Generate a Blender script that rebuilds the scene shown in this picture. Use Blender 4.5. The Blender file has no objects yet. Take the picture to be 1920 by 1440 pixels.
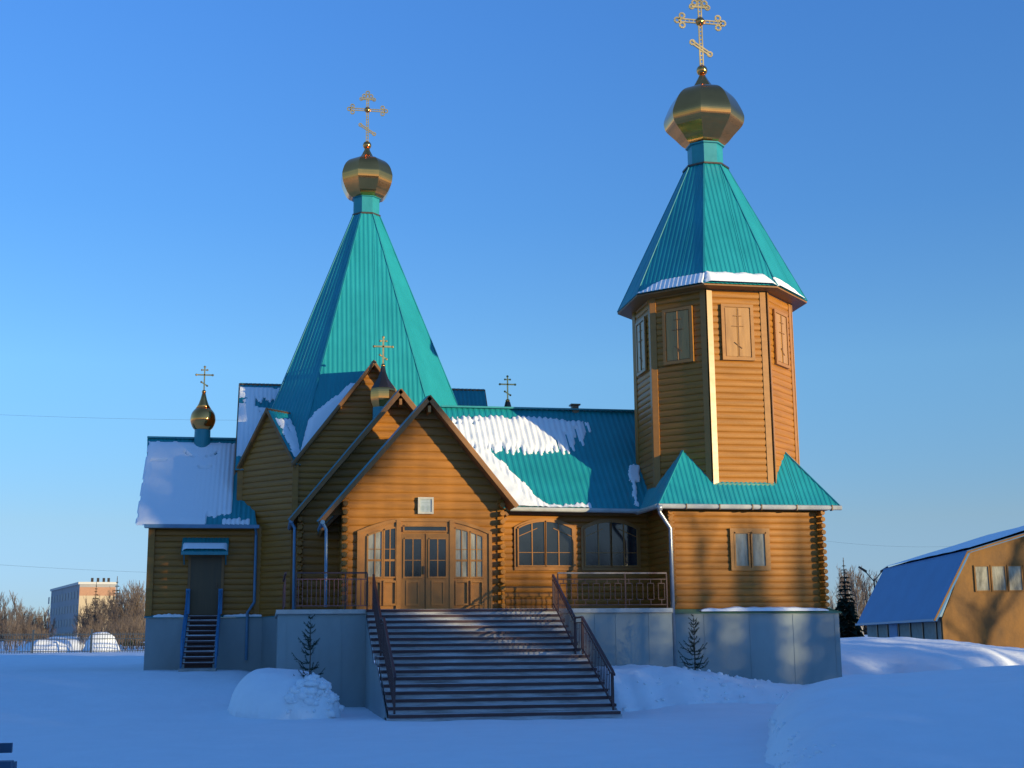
import bpy, bmesh, math, random
from mathutils import Vector as V, noise, Matrix
R = math.radians
# ------------------------------------------------------------------ camera, light, exposure
SC = bpy.context.scene
COL = SC.collection
EYE = 1.84
YAW, PITCH, ROLL = R(10.4), R(11.0), R(0.5)
cam = bpy.data.cameras.new('camera'); cam_o = bpy.data.objects.new('camera', cam); COL.objects.link(cam_o)
fw = V((math.sin(YAW)*math.cos(PITCH), math.cos(YAW)*math.cos(PITCH), math.sin(PITCH)))
rt = V((math.cos(YAW), -math.sin(YAW), 0)); up = rt.cross(fw)
rt2 = rt*math.cos(ROLL) - up*math.sin(ROLL); up2 = up*math.cos(ROLL) + rt*math.sin(ROLL)
m = Matrix((rt2, up2, -fw)).transposed().to_4x4(); m.translation = V((0, 0, EYE))
cam_o.matrix_world = m
cam.sensor_width = 36; cam.lens = 36*2500/1920; cam.clip_start = .1; cam.clip_end = 6000
SC.camera = cam_o
SC.view_settings.view_transform = 'Standard'; SC.view_settings.look = 'None'
SC.view_settings.exposure = 1.2; SC.view_settings.gamma = 1
SUN_AZ, SUN_EL = R(43), R(4.0)          # azimuth measured from -Y (behind the camera) towards +X
sun_dir = V((math.sin(SUN_AZ)*math.cos(SUN_EL), -math.cos(SUN_AZ)*math.cos(SUN_EL), math.sin(SUN_EL)))
W = bpy.data.worlds.new('World'); SC.world = W; W.use_nodes = True
nt = W.node_tree; bg = nt.nodes['Background']
sky = nt.nodes.new('ShaderNodeTexSky'); sky.sky_type = 'NISHITA'; sky.sun_disc = False
sky.sun_elevation = SUN_EL; sky.sun_rotation = R(180) - SUN_AZ
sky.altitude = 100; sky.air_density = 0.7; sky.dust_density = 0.0; sky.ozone_density = 4.5
# the photograph's sky is paler towards the horizon and cooler overhead than the raw sky: grade it by elevation
geo = nt.nodes.new('ShaderNodeTexCoord'); sep = nt.nodes.new('ShaderNodeSeparateXYZ'); nt.links.new(geo.outputs['Generated'], sep.inputs[0])
ramp = nt.nodes.new('ShaderNodeValToRGB'); nt.links.new(sep.outputs[2], ramp.inputs[0])
GR = [(0, (.55,.48,.50)), (.026, (.86,.575,.60)), (.087, (1.70,.725,.515)), (.2, (2.1,1.05,.72)), (.31, (1.70,1.05,.86)), (.44, (1.65,1.12,1.02)), (.85, (2.08,1.42,1.32))]
el = ramp.color_ramp.elements
while len(el) < len(GR): el.new(.5)
for e, (p, c) in zip(el, GR): e.position = p; e.color = (*[x/2.2 for x in c], 1)
tint = nt.nodes.new('ShaderNodeMix'); tint.data_type = 'RGBA'; tint.blend_type = 'MULTIPLY'; tint.inputs[0].default_value = 1
tin2 = nt.nodes.new('ShaderNodeMix'); tin2.data_type = 'RGBA'; tin2.blend_type = 'MULTIPLY'; tin2.inputs[0].default_value = 1
tin2.inputs[7].default_value = (1.4*2.2, 1.4*2.2, 1.36*2.2, 1)
nt.links.new(sky.outputs[0], tint.inputs[6]); nt.links.new(ramp.outputs[0], tint.inputs[7])
nt.links.new(tint.outputs[2], tin2.inputs[6]); nt.links.new(tin2.outputs[2], bg.inputs[0])
bg.inputs[1].default_value = 0.15
sl = bpy.data.lights.new('sun', 'SUN'); so = bpy.data.objects.new('sun', sl); COL.objects.link(so)
so.rotation_euler = (-sun_dir).to_track_quat('-Z', 'Y').to_euler(); so.location = (30, -30, 40)
sl.energy = 2.8; sl.angle = R(0.55); sl.color = (1.0, 0.83, 0.46)

# ------------------------------------------------------------------ helpers
def tag(o, label=None, cat=None, group=None, kind=None):
    if label: o['label'] = label
    if cat: o['category'] = cat
    if group: o['group'] = group
    if kind: o['kind'] = kind
    return o
def thing(name, loc, label, cat, group=None):
    o = bpy.data.objects.new(name, None); COL.objects.link(o); o.location = loc; o.empty_display_size = .3
    return tag(o, label, cat, group)
class MB:
    def __init__(s): s.v = []; s.f = []
    def face(s, pts):
        n = len(s.v); s.v += [tuple(p) for p in pts]; s.f.append(tuple(range(n, n+len(pts)))); return s
    def box(s, x0, x1, y0, y1, z0, z1):
        n = len(s.v)
        s.v += [(x0,y0,z0),(x1,y0,z0),(x1,y1,z0),(x0,y1,z0),(x0,y0,z1),(x1,y0,z1),(x1,y1,z1),(x0,y1,z1)]
        s.f += [tuple(n+i for i in q) for q in ((3,2,1,0),(4,5,6,7),(0,1,5,4),(1,2,6,5),(2,3,7,6),(3,0,4,7))]; return s
    def bar(s, p, q, w, h, upv=(0,0,1)):
        p, q = V(p), V(q); d = (q-p).normalized(); u = V(upv)
        if abs(d.dot(u)) > .98: u = V((0,1,0))
        a = d.cross(u).normalized(); b = a.cross(d).normalized(); n = len(s.v)
        for c in (p, q):
            for sa, sb in ((-1,-1),(1,-1),(1,1),(-1,1)): s.v.append(tuple(c+a*sa*w/2+b*sb*h/2))
        s.f += [tuple(n+i for i in q_) for q_ in ((0,1,2,3),(7,6,5,4),(0,4,5,1),(1,5,6,2),(2,6,7,3),(3,7,4,0))]; return s
    def tube(s, pts, rad, n=8, cap=True):
        pts = [V(p) for p in pts]
        if not isinstance(rad, (list, tuple)): rad = [rad]*len(pts)
        base = len(s.v)
        for i, p in enumerate(pts):
            d = (pts[min(i+1,len(pts)-1)]-pts[max(i-1,0)]).normalized()
            u = V((0,0,1)) if abs(d.z) < .9 else V((1,0,0))
            a = d.cross(u).normalized(); b = a.cross(d)
            for k in range(n):
                t = 2*math.pi*k/n; s.v.append(tuple(p+(a*math.cos(t)+b*math.sin(t))*rad[i]))
        for i in range(len(pts)-1):
            for k in range(n):
                k2 = (k+1) % n; s.f.append((base+i*n+k, base+i*n+k2, base+(i+1)*n+k2, base+(i+1)*n+k))
        if cap:
            s.f.append(tuple(base+k for k in range(n))[::-1]); s.f.append(tuple(base+(len(pts)-1)*n+k for k in range(n)))
        return s
    def lathe(s, cx, cy, prof, n=24, ph=0.0):
        base = len(s.v)
        for r, z in prof:
            for k in range(n):
                t = ph+2*math.pi*k/n; s.v.append((cx+r*math.cos(t), cy+r*math.sin(t), z))
        for i in range(len(prof)-1):
            for k in range(n):
                k2 = (k+1) % n; s.f.append((base+i*n+k, base+i*n+k2, base+(i+1)*n+k2, base+(i+1)*n+k))
        s.f.append(tuple(base+k for k in range(n))[::-1]); s.f.append(tuple(base+(len(prof)-1)*n+k for k in range(n)))
        return s
    def prism(s, pts, off):
        pts = [V(p) for p in pts]; off = V(off); n = len(pts); b = len(s.v)
        s.v += [tuple(p) for p in pts]+[tuple(p+off) for p in pts]
        s.f.append(tuple(range(b, b+n))); s.f.append(tuple(range(b+2*n-1, b+n-1, -1)))
        for i in range(n):
            j = (i+1) % n; s.f.append((b+j, b+i, b+n+i, b+n+j))
        return s
    def build(s, name, mat, parent=None, smooth=False, local=False):
        me = bpy.data.meshes.new(name); me.from_pydata(s.v, [], s.f); me.materials.append(mat)
        if smooth: me.polygons.foreach_set('use_smooth', [True]*len(me.polygons))
        bmm = bmesh.new(); bmm.from_mesh(me); bmesh.ops.recalc_face_normals(bmm, faces=bmm.faces); bmm.to_mesh(me); bmm.free()
        o = bpy.data.objects.new(name, me); COL.objects.link(o)
        if parent is not None:
            o.parent = parent
            if local: return o
            p = V((0,0,0)); q = parent
            while q is not None: p += q.location; q = q.parent
            o.location = -p if parent.type == 'EMPTY' else V((0,0,0))
        return o

def material(name, col, rough=.6, metal=0.0, var=.0, vscale=(3,3,3), bump=0.0, bscale=20, spec=.5, col2=None, streak=None, coat=0.0):
    M = bpy.data.materials.new(name); M.use_nodes = True; t = M.node_tree; b = t.nodes['Principled BSDF']
    b.inputs['Base Color'].default_value = (*col, 1); b.inputs['Roughness'].default_value = rough
    b.inputs['Metallic'].default_value = metal; b.inputs['Specular IOR Level'].default_value = spec
    b.inputs['Coat Weight'].default_value = coat; b.inputs['Coat Roughness'].default_value = .2
    tc = t.nodes.new('ShaderNodeTexCoord')
    if var > 0 or col2:
        mp = t.nodes.new('ShaderNodeMapping'); mp.inputs['Scale'].default_value = vscale
        t.links.new(tc.outputs['Object'], mp.inputs[0])
        nz = t.nodes.new('ShaderNodeTexNoise'); nz.inputs['Scale'].default_value = 1; nz.inputs['Detail'].default_value = 6
        nz.inputs['Roughness'].default_value = .62
        t.links.new(mp.outputs[0], nz.inputs[0])
        rp = t.nodes.new('ShaderNodeValToRGB'); rp.color_ramp.elements[0].position = .3; rp.color_ramp.elements[1].position = .72
        c2 = col2 or tuple(min(1, c*(1+var)) for c in col); c1 = col if col2 else tuple(c*(1-var) for c in col)
        rp.color_ramp.elements[0].color = (*c1, 1); rp.color_ramp.elements[1].color = (*c2, 1)
        t.links.new(nz.outputs[0], rp.inputs[0]); t.links.new(rp.outputs[0], b.inputs['Base Color'])
        mr = t.nodes.new('ShaderNodeMapRange'); mr.inputs[3].default_value = rough*.8; mr.inputs[4].default_value = min(1, rough*1.25)
        t.links.new(nz.outputs[0], mr.inputs[0]); t.links.new(mr.outputs[0], b.inputs['Roughness'])
    if bump > 0:
        n2 = t.nodes.new('ShaderNodeTexNoise'); n2.inputs['Scale'].default_value = bscale; n2.inputs['Detail'].default_value = 5
        t.links.new(tc.outputs['Object'], n2.inputs[0])
        bp = t.nodes.new('ShaderNodeBump'); bp.inputs['Strength'].default_value = bump; bp.inputs['Distance'].default_value = .05
        t.links.new(n2.outputs[0], bp.inputs['Height']); t.links.new(bp.outputs[0], b.inputs['Normal'])
    return M
WOOD = material('log_wall_paint', (.345,.134,.018), .42, var=.22, vscale=(.7,.7,9), bump=.08, bscale=30, spec=.35)
TRIM = material('trim_paint', (.34,.14,.024), .36, var=.12, vscale=(2,2,5), spec=.5)
DWOOD = material('soffit_wood', (.24,.10,.025), .55, var=.2, vscale=(2,2,2))
DOORW = material('door_wood', (.28,.12,.020), .34, var=.14, vscale=(4,4,.8))
TEAL = material('teal_roof_metal', (.012,.25,.29), .40, var=.14, vscale=(.9,.9,.35), spec=.5, bump=.03, bscale=1.2)
TEALF = material('teal_flashing', (.015,.22,.26), .4, var=.1, spec=.5)
GREENF = material('pale_flashing', (.13,.25,.15), .5, var=.2)
GOLD = material('gilded_metal', (.90,.34,.09), .13, metal=1.0, var=.1, vscale=(1.5,1.5,1.5), bump=.06, bscale=2.6)
GOLDC = material('gilded_cross', (.62,.42,.17), .34, metal=.9, var=.15)
DARKM = material('dark_cap_metal', (.10,.07,.05), .35, metal=.7, var=.2)
SNOW = material('snow', (.80,.82,.85), .75, var=.03, vscale=(1.2,1.2,1.2), bump=.5, bscale=4, spec=.25)
SNOWR = material('roof_snow', (.82,.83,.86), .75, bump=.25, bscale=12, spec=.25)
PLINTH = material('plinth_sheet', (.24,.29,.30), .42, var=.14, vscale=(.7,.7,.35), spec=.5)
CONC = material('concrete', (.30,.30,.29), .8, var=.25, vscale=(4,4,4))
STEPN = material('step_nosing', (.075,.03,.03), .6, var=.3, vscale=(3,3,3))
FROST = material('frosted_step', (.22,.19,.19), .75, vscale=(1.1,3,10), col2=(.66,.68,.72))
RAIL = material('railing_paint', (.07,.028,.027), .45, var=.2)
RAILR = material('red_railing_paint', (.26,.085,.07), .5, var=.2)
RAILB = material('blue_railing_paint', (.03,.16,.32), .45, var=.2)
GUT = material('white_gutter', (.42,.42,.40), .45, var=.25, vscale=(2,2,2))
PIPE = material('galvanised_pipe', (.36,.38,.40), .32, metal=.55, var=.15)
PIPEB = material('blue_pipe', (.10,.22,.34), .4, var=.15)
GLASS = material('window_glass', (.018,.022,.028), .06, var=.3, vscale=(1.3,1.3,1.3), spec=.6)
REFL = material('reflection_tint_glass', (.29,.27,.21), .12, var=.5, vscale=(5,5,1.1), spec=.6)  # pale warm tone stands in for reflections of sunlit buildings
ICON = material('icon_panel', (.42,.46,.45), .3, var=.12, vscale=(9,9,9))
FENCEM = material('iron_fence', (.02,.035,.06), .5)
SPRN = material('spruce_needles', (.018,.034,.020), .8, var=.35, vscale=(6,6,6), spec=.2)
BARK = material('bark', (.085,.06,.045), .9, var=.3, vscale=(5,5,2))
TWIG = material('bare_twigs', (.13,.095,.075), .9, var=.25, vscale=(1,1,1))
BIRCH = material('birch_bark', (.42,.38,.34), .8, var=.5, vscale=(3,3,1.2))

def clip_interval(poly, u):
    lo, hi = 1e9, -1e9; n = len(poly)
    for i in range(n):
        (u0, v0), (u1, v1) = poly[i], poly[(i+1) % n]
        if min(u0, u1)-1e-6 <= u <= max(u0, u1)+1e-6:
            if abs(u1-u0) < 1e-6: lo = min(lo, v0, v1); hi = max(hi, v0, v1)
            else:
                v = v0+(v1-v0)*min(1, max(0, (u-u0)/(u1-u0))); lo = min(lo, v); hi = max(hi, v)
    return lo, hi
def plane_frame(pts, outward):
    pts = [V(p) for p in pts]
    n = (pts[1]-pts[0]).cross(pts[2]-pts[0]).normalized()
    if n.dot(V(outward)) < 0: n = -n
    u = V((0,0,1)).cross(n).normalized(); v = n.cross(u).normalized()
    if v.z < 0: u, v = -u, -v
    return pts[0], u, v, n
def rib_sheet(mb, pts, outward, pitch=.16, h=.014, sub=None):
    """ribbed roofing sheet over a planar convex polygon, ribs running up the slope"""
    O, u, v, n = plane_frame(pts, outward)
    poly = [((V(p)-O).dot(u), (V(p)-O).dot(v)) for p in pts]
    us = [p[0] for p in poly]; u0, u1 = min(us), max(us)
    knots = set(round(x, 4) for x in us)
    prof = [(0,0),(.32,0),(.5,1),(.82,1)]
    k = math.floor(u0/pitch)
    H = {}
    while k*pitch < u1:
        for t, hh in prof:
            x = round((k+t)*pitch, 4)
            if u0 < x < u1: knots.add(x); H[x] = hh*h
        k += 1
    prev = None
    for x in sorted(knots):
        lo, hi = clip_interval(poly, x)
        if hi < lo: continue
        d = n*H.get(x, 0)
        a = O+u*x+v*lo+d; b = O+u*x+v*hi+d
        if prev: mb.face([prev[0], a, b, prev[1]])
        prev = (a, b)
def roof_panel(parent, pts, outward, name='roof', under=True, pitch=.16, thick=.10, mat=None, umat=None):
    mb = MB(); rib_sheet(mb, pts, outward, pitch)
    o = mb.build(name, mat or TEAL, parent)
    if under:
        O, u, v, n = plane_frame(pts, outward); lo = MB()
        lo.prism([V(p)-n*.012 for p in pts], -n*thick); lo.build('soffit', umat or DWOOD, o)
    return o
def log_wall(parent, p0, p1, outline, pitch=.21, depth=.034, name='wall', mat=None, zb=None):
    """wall of half round logs from p0 to p1 seen from its right-hand outward side; outline in (s,z)"""
    p0, p1 = V((*p0,0)), V((*p1,0)); d = (p1-p0).normalized(); n = V((d.y, -d.x, 0))
    zs = [z for _, z in outline]; z0, z1 = min(zs), max(zs); zb = z0 if zb is None else zb
    tr = [(z, s) for s, z in outline]
    knots = set(round(z, 4) for z in zs)
    k = math.floor((z0-zb)/pitch)
    fr = (0, .06, .2, .4, .6, .8, .94)
    while zb+k*pitch < z1:
        for f in fr:
            z = round(zb+(k+f)*pitch, 4)
            if z0 < z < z1: knots.add(z)
        k += 1
    mb = MB(); prev = None
    for z in sorted(knots):
        lo, hi = clip_interval(tr, z)
        if hi < lo: continue
        t = ((z-zb)/pitch) % 1.0
        if t > .9999: t = 0
        off = n*(depth*math.sqrt(max(0, 1-(2*t-1)**2)))
        a = p0+d*lo+off+V((0,0,z)); b = p0+d*hi+off+V((0,0,z))
        if prev: mb.face([prev[0], prev[1], b, a])
        prev = (a, b)
    return mb.build(name, mat or WOOD, parent)
def log_ends(parent, x, y, z0, z1, dirs, pitch=.21, ln=.28, r=.1, side=.09):
    """crossed log ends at a corner: short round stubs sticking out of both walls"""
    mb = MB(); k = 0; z = z0+pitch/2
    while z < z1-.04:
        for i, d in enumerate(dirs):
            if True:
                zz = z + (0 if i == 0 else pitch/2)
                if zz > z1-.03: continue
                l = ln if i == 0 else side
                mb.tube([(x-d[0]*.12, y-d[1]*.12, zz), (x+d[0]*(l-.02), y+d[1]*(l-.02), zz), (x+d[0]*l, y+d[1]*l, zz)], [r, r, r*.86], n=9)
        z += pitch
    return mb.build('corner_logs', WOOD, parent)
def nz(x, y, z=0.0): return noise.noise(V((x, y, z)))
def snow_patch(name, O, u, v, n, us, vs, fn, label, du=.07, dv=.09, group=None, mat=None):
    """snow lying on a roof plane: fn(u,v) gives its depth, nothing where it is not above zero"""
    O, u, v, n = V(O), V(u).normalized(), V(v).normalized(), V(n).normalized()
    nu = int((us[1]-us[0])/du)+1; nv = int((vs[1]-vs[0])/dv)+1; H = {}
    for i in range(nu+1):
        for j in range(nv+1):
            H[i, j] = fn(us[0]+i*du, vs[0]+j*dv)
    mb = MB(); idx = {}
    def vid(i, j):
        if (i, j) not in idx:
            h = H[i, j]; a = us[0]+i*du; b = vs[0]+j*dv
            idx[i, j] = len(mb.v); mb.v.append(tuple(O+u*a+v*b+n*(.022+h if h > 0 else -.004)))
        return idx[i, j]
    for i in range(nu):
        for j in range(nv):
            if sum(H[q] > 0 for q in ((i,j),(i+1,j),(i+1,j+1),(i,j+1))) >= 2:
                mb.f.append((vid(i,j), vid(i+1,j), vid(i+1,j+1), vid(i,j+1)))
    o = mb.build(name, mat or SNOWR, None, smooth=True)
    return tag(o, label, 'snow', group)

# ------------------------------------------------------------------ ground
def sm(a, b, x):
    t = min(1, max(0, (x-a)/(b-a))); return t*t*(3-2*t)
def ground_z(x, y):
    z = 0.0
    left = 1-sm(-1.0, 2.6, x)
    z += left*(sm(33, 45, y)*1.05 + sm(48, 95, y)*.45)
    right = sm(9.2, 12.0, x)
    z += right*(sm(33, 39, y)*.45 + sm(47, 75, y)*.85)
    mid = (1-left)*(1-right); z += mid*sm(46, 95, y)*1.4
    z += .06*nz(x*.25, y*.2, 3)+.03*nz(x*.9, y*.6, 7)+.012*nz(x*2.1, y*1.5, 9)
    if y > 110: z += 2.2*sm(110, 420, y)
    return z
def grid_obj(name, xs, ys, fn, mat, parent=None):
    mb = MB(); nx = len(xs)
    for y in ys:
        for x in xs: mb.v.append((x, y, fn(x, y)))
    for j in range(len(ys)-1):
        for i in range(nx-1): mb.f.append((j*nx+i, j*nx+i+1, (j+1)*nx+i+1, (j+1)*nx+i))
    return mb.build(name, mat, parent, smooth=True)
def axis(segs):
    out = []
    for a, b, st in segs:
        n = max(1, int(round((b-a)/st))); out += [a+(b-a)*i/n for i in range(n)]
    return out+[segs[-1][1]]
tag(grid_obj('snow_ground', axis([(-3000,-300,300),(-300,-40,20),(-40,-14,1.5),(-14,32,.2),(32,60,1.5),(60,300,20),(300,3000,300)]),
     axis([(-600,-40,40),(-40,6,3),(6,60,.25),(60,130,2),(130,500,25),(500,4000,350)]), ground_z, SNOW), kind='structure')
CHUNK = bmesh.new(); bmesh.ops.create_icosphere(CHUNK, subdivisions=1, radius=1); CHUNK.verts.ensure_lookup_table()
def add_chunks(o, n, pick, rmin, rmax, seed):
    """small lumps of broken snow bedded in the pile's own mesh"""
    rg = random.Random(seed); me = o.data; vs = [tuple(v.co) for v in me.vertices]; fs = [tuple(p.vertices) for p in me.polygons]
    cand = [v for v in vs if pick(v)]
    for _ in range(n):
        c = V(rg.choice(cand)); r = rmin+(rmax-rmin)*rg.random()**2.2; b = len(vs); off = V((rg.random()*9, rg.random()*9, 0)); st = V((rg.uniform(.7,1.3), rg.uniform(.7,1.3), rg.uniform(.6,.95)))
        for v in CHUNK.verts:
            q = V(v.co); k = r*(1+.5*noise.noise(q*1.3+off)); vs.append(tuple(c+V((q.x*st.x,q.y*st.y,q.z*st.z))*k+V((0,0,r*.15))))
        fs += [tuple(b+w.index for w in f.verts) for f in CHUNK.faces]
    nm = bpy.data.meshes.new(me.name); nm.from_pydata(vs, [], fs); nm.materials.append(SNOW); nm.polygons.foreach_set('use_smooth', [True]*len(nm.polygons)); o.data = nm
def heap(name, cx, cy, rx, ry, h, label, seed=0, lump=.1, lscale=1.3, power=2.0, rot=0.0, step=.14, res=None, skew=0.0):
    """pile of snow on the ground, its rim sunk into it"""
    nxy = int(max(rx, ry)*2.3/step)
    def fn(x, y):
        ca, sa = math.cos(rot), math.sin(rot); X = ((x-cx)*ca+(y-cy)*sa)/rx; Y = (-(x-cx)*sa+(y-cy)*ca)/ry
        d = math.sqrt(X*X+Y*Y)*(1+.16*nz(x*.5+seed, y*.5)); 
        b = max(0, 1-d**power)**(.6) if d < 1 else 0
        q = nz(x*lscale, y*lscale, seed); l = lump*(nz(x*lscale*.6+seed, y*lscale*.6, 1.7)+.7*(1-2*abs(q))+.5*abs(nz(x*lscale*2.3, y*lscale*2.3, seed))+.4*nz(x*lscale*5, y*lscale*5, seed))*min(1, b*1.6)
        return ground_z(x, y)+b*h*(1+skew*X)+l - (.12 if b <= 0.02 else 0)
    M = max(rx, ry)*1.08
    o = grid_obj(name, [cx-M+2*M*i/nxy for i in range(nxy+1)], [cy-M+2*M*i/nxy for i in range(nxy+1)], fn, SNOW)
    return tag(o, label, 'snow pile')

# ------------------------------------------------------------------ the church
ZS = 2.85                                                   # terrace level
church = thing('church', (4, 43, 0), 'orange log church with turquoise tent roofs, gilded onion domes and an octagonal bell tower', 'church')
def part(mb, name, mat, parent=None, smooth=False): return mb.build(name, mat, parent or church, smooth)

def ortho_cross(parent, x, y, z0, H, Wd, t, fancy=True):
    """three barred cross facing the front, with trefoil ends"""
    mb = MB(); zc = z0+H*.66; top = z0+H; hw = Wd/2
    g = t*.55
    if fancy:
        for sx in (-g, g):
            mb.bar((x+sx, y, z0), (x+sx, y, top-.02*H), t*.42, t*.5)
        for sz in (-g, g):
            mb.bar((x-hw, y, zc+sz), (x+hw, y, zc+sz), t*.5, t*.42)
        k = 0; z = z0+.03*H
        while z < top-.05*H:
            mb.bar((x-g, y, z), (x+g, y, z+.004), t*.3, t*.5); z += t*1.5
        k = x-hw+t
        while k < x+hw-t*.5:
            mb.bar((k, y, zc-g), (k+.003, y, zc+g), t*.3, t*.3); k += t*1.5
    else:
        mb.bar((x, y, z0), (x, y, top), t, t); mb.bar((x-hw, y, zc), (x+hw, y, zc), t, t)
    zt = z0+H*.88
    mb.bar((x-hw*.36, y, zt), (x+hw*.36, y, zt), t*.7, t*.7)
    zl = z0+H*.26; ang = R(33); lx, lz = math.cos(ang)*hw*.46, math.sin(ang)*hw*.46
    for sg in ((-g, g) if fancy else (0,)):
        mb.bar((x-lx, y, zl+lz+sg), (x+lx, y, zl-lz+sg), t*.6, t*.5 if fancy else t*.9)
    def ring(cx, cz, r):
        pts = [(cx+r*math.cos(a), y, cz+r*math.sin(a)) for a in [2*math.pi*i/8 for i in range(9)]]
        if fancy:
            for a, b in zip(pts, pts[1:]): mb.bar(a, b, t*.6, t*.5, (0,1,0))
        else: mb.lathe(cx, y, [(.001, cz-r), (r*.8, cz-r*.6), (r, cz), (r*.8, cz+r*.6), (.001, cz+r)], n=8)
    r = t*.95 if fancy else t*.95
    for ex, ez, dx, dz in ((x-hw, zc, -1, 0), (x+hw, zc, 1, 0), (x, top, 0, 1)):
        ring(ex+dx*r*.4, ez+dz*r*.4, r)
        if fancy:
            o = r*1.9
            ring(ex-dx*o*.8+abs(dz)*o, ez-dz*o*.8+abs(dx)*o, r); ring(ex-dx*o*.8-abs(dz)*o, ez-dz*o*.8-abs(dx)*o, r)
    ring(x-hw*.36, zt, r*.85); ring(x+hw*.36, zt, r*.85); ring(x-lx, zl+lz, r*.9); ring(x+lx, zl-lz, r*.9)
    o = mb.build('cross', GOLDC, parent)
    if fancy:
        c = MB(); c.lathe(x, y, [(.001, zc-t*1.7), (t*1.2, zc-t*1.2), (t*1.75, zc), (t*1.2, zc+t*1.2), (.001, zc+t*1.7)], n=12)
        c.build('boss', GOLD, parent, smooth=True)
    return o
def dome(x, y, neck, prof, n, ph, orb, cross, smooth=False, neckmat=None, fancy=True, capmat=None, cap=None):
    """neck: profile of the drum; prof: gilded bulb; orb: (z, r); cross: (z0, H, W, t)"""
    fine = []
    for i in range(len(prof)-1):
        p0, p1, p2, p3 = prof[max(0,i-1)], prof[i], prof[i+1], prof[min(len(prof)-1,i+2)]
        for k in range(4):
            t = k/4; fine.append(tuple(.5*(2*b+(c-a)*t+(2*a-5*b+4*c-d_)*t*t+(3*b-a-3*c+d_)*t**3) for a, b, c, d_ in zip(p0,p1,p2,p3)))
    mb = MB(); mb.lathe(x, y, fine+[prof[-1]], n, ph); d = part(mb, 'dome', GOLD, smooth=smooth)
    mb = MB(); mb.lathe(x, y, neck, n if not smooth else 24, ph); mb.build('drum', neckmat or TEALF, d, smooth=False)
    if cap: mb = MB(); mb.lathe(x, y, cap, n if not smooth else 16, ph); mb.build('cone', capmat or GOLD, d, smooth=smooth)
    z, r = orb; mb = MB()
    mb.lathe(x, y, [(r*.35, z-r*1.5)]+[(r*math.sin(a)+.004, z-r*math.cos(a)) for a in [math.pi*i/8 for i in range(9)]], 16); mb.build('orb', GOLD, d, smooth=True)
    ortho_cross(d, x, y, *cross, fancy=fancy)
    return d

# ---- plinths and terrace
def plinth(x0, x1, y0, y1, z0, z1, seams):
    mb = MB(); mb.box(x0, x1, y0, y1, z0, z1)
    o = part(mb, 'plinth', PLINTH)
    s = MB()
    for x in seams: s.box(x-.018, x+.018, y0-.012, y0+.02, z0, z1-.02)
    s.build('sheet_seam', PLINTH, o)
    return o
plinth(12.36, 18.05, 40.74, 46.4, -.4, 2.70, (13.55, 15.05, 16.5, 17.9))
mb = MB(); mb.prism([(12.3,40.66,2.70),(18.12,40.66,2.70),(17.9,41.05,2.86),(12.45,41.05,2.86)], (0,.06,.02)); part(mb, 'plinth_flashing', GREENF)
mb = MB(); mb.prism([(18.12,40.66,2.70),(18.12,46.5,2.70),(17.75,46.5,2.86),(17.75,41.0,2.86)], (.0,.0,.03)); part(mb, 'plinth_flashing', GREENF)
# terrace block left and right of the stairs, its floor
plinth(.36, 2.94, 40.22, 46.4, -.3, 2.72, (.62, 1.4, 2.2))
plinth(8.72, 12.34, 40.22, 44.2, -.3, 2.72, (9.9, 10.55, 11.6))
mb = MB(); mb.box(.30, 12.36, 40.14, 46.3, 2.722, 2.85); part(mb, 'terrace_slab', CONC)
for xa, xb in ((.29,2.9),(8.76,12.33)): mb = MB(); mb.box(xa, xb, 40.12, 40.145, 2.74, 2.862); part(mb, 'edge_flashing', PIPE)
# plinth of the nave and of the altar wing
mb = MB(); mb.prism([(-3.99,47.25,.2),(-.12,47.25,.2),(.42,46.35,.2),(.42,52,.2),(-3.99,54,.2)], (0,0,2.58))
pl = part(mb, 'plinth', PLINTH)
mb = MB(); mb.prism([(-4.05,47.18,2.781),(-.1,47.18,2.781),(.5,46.25,2.781),(.5,46.6,2.83),(.1,47.42,2.88),(-4.0,47.42,2.88)], (0,0,.02)); part(mb, 'plinth_flashing', TEALF)

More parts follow.
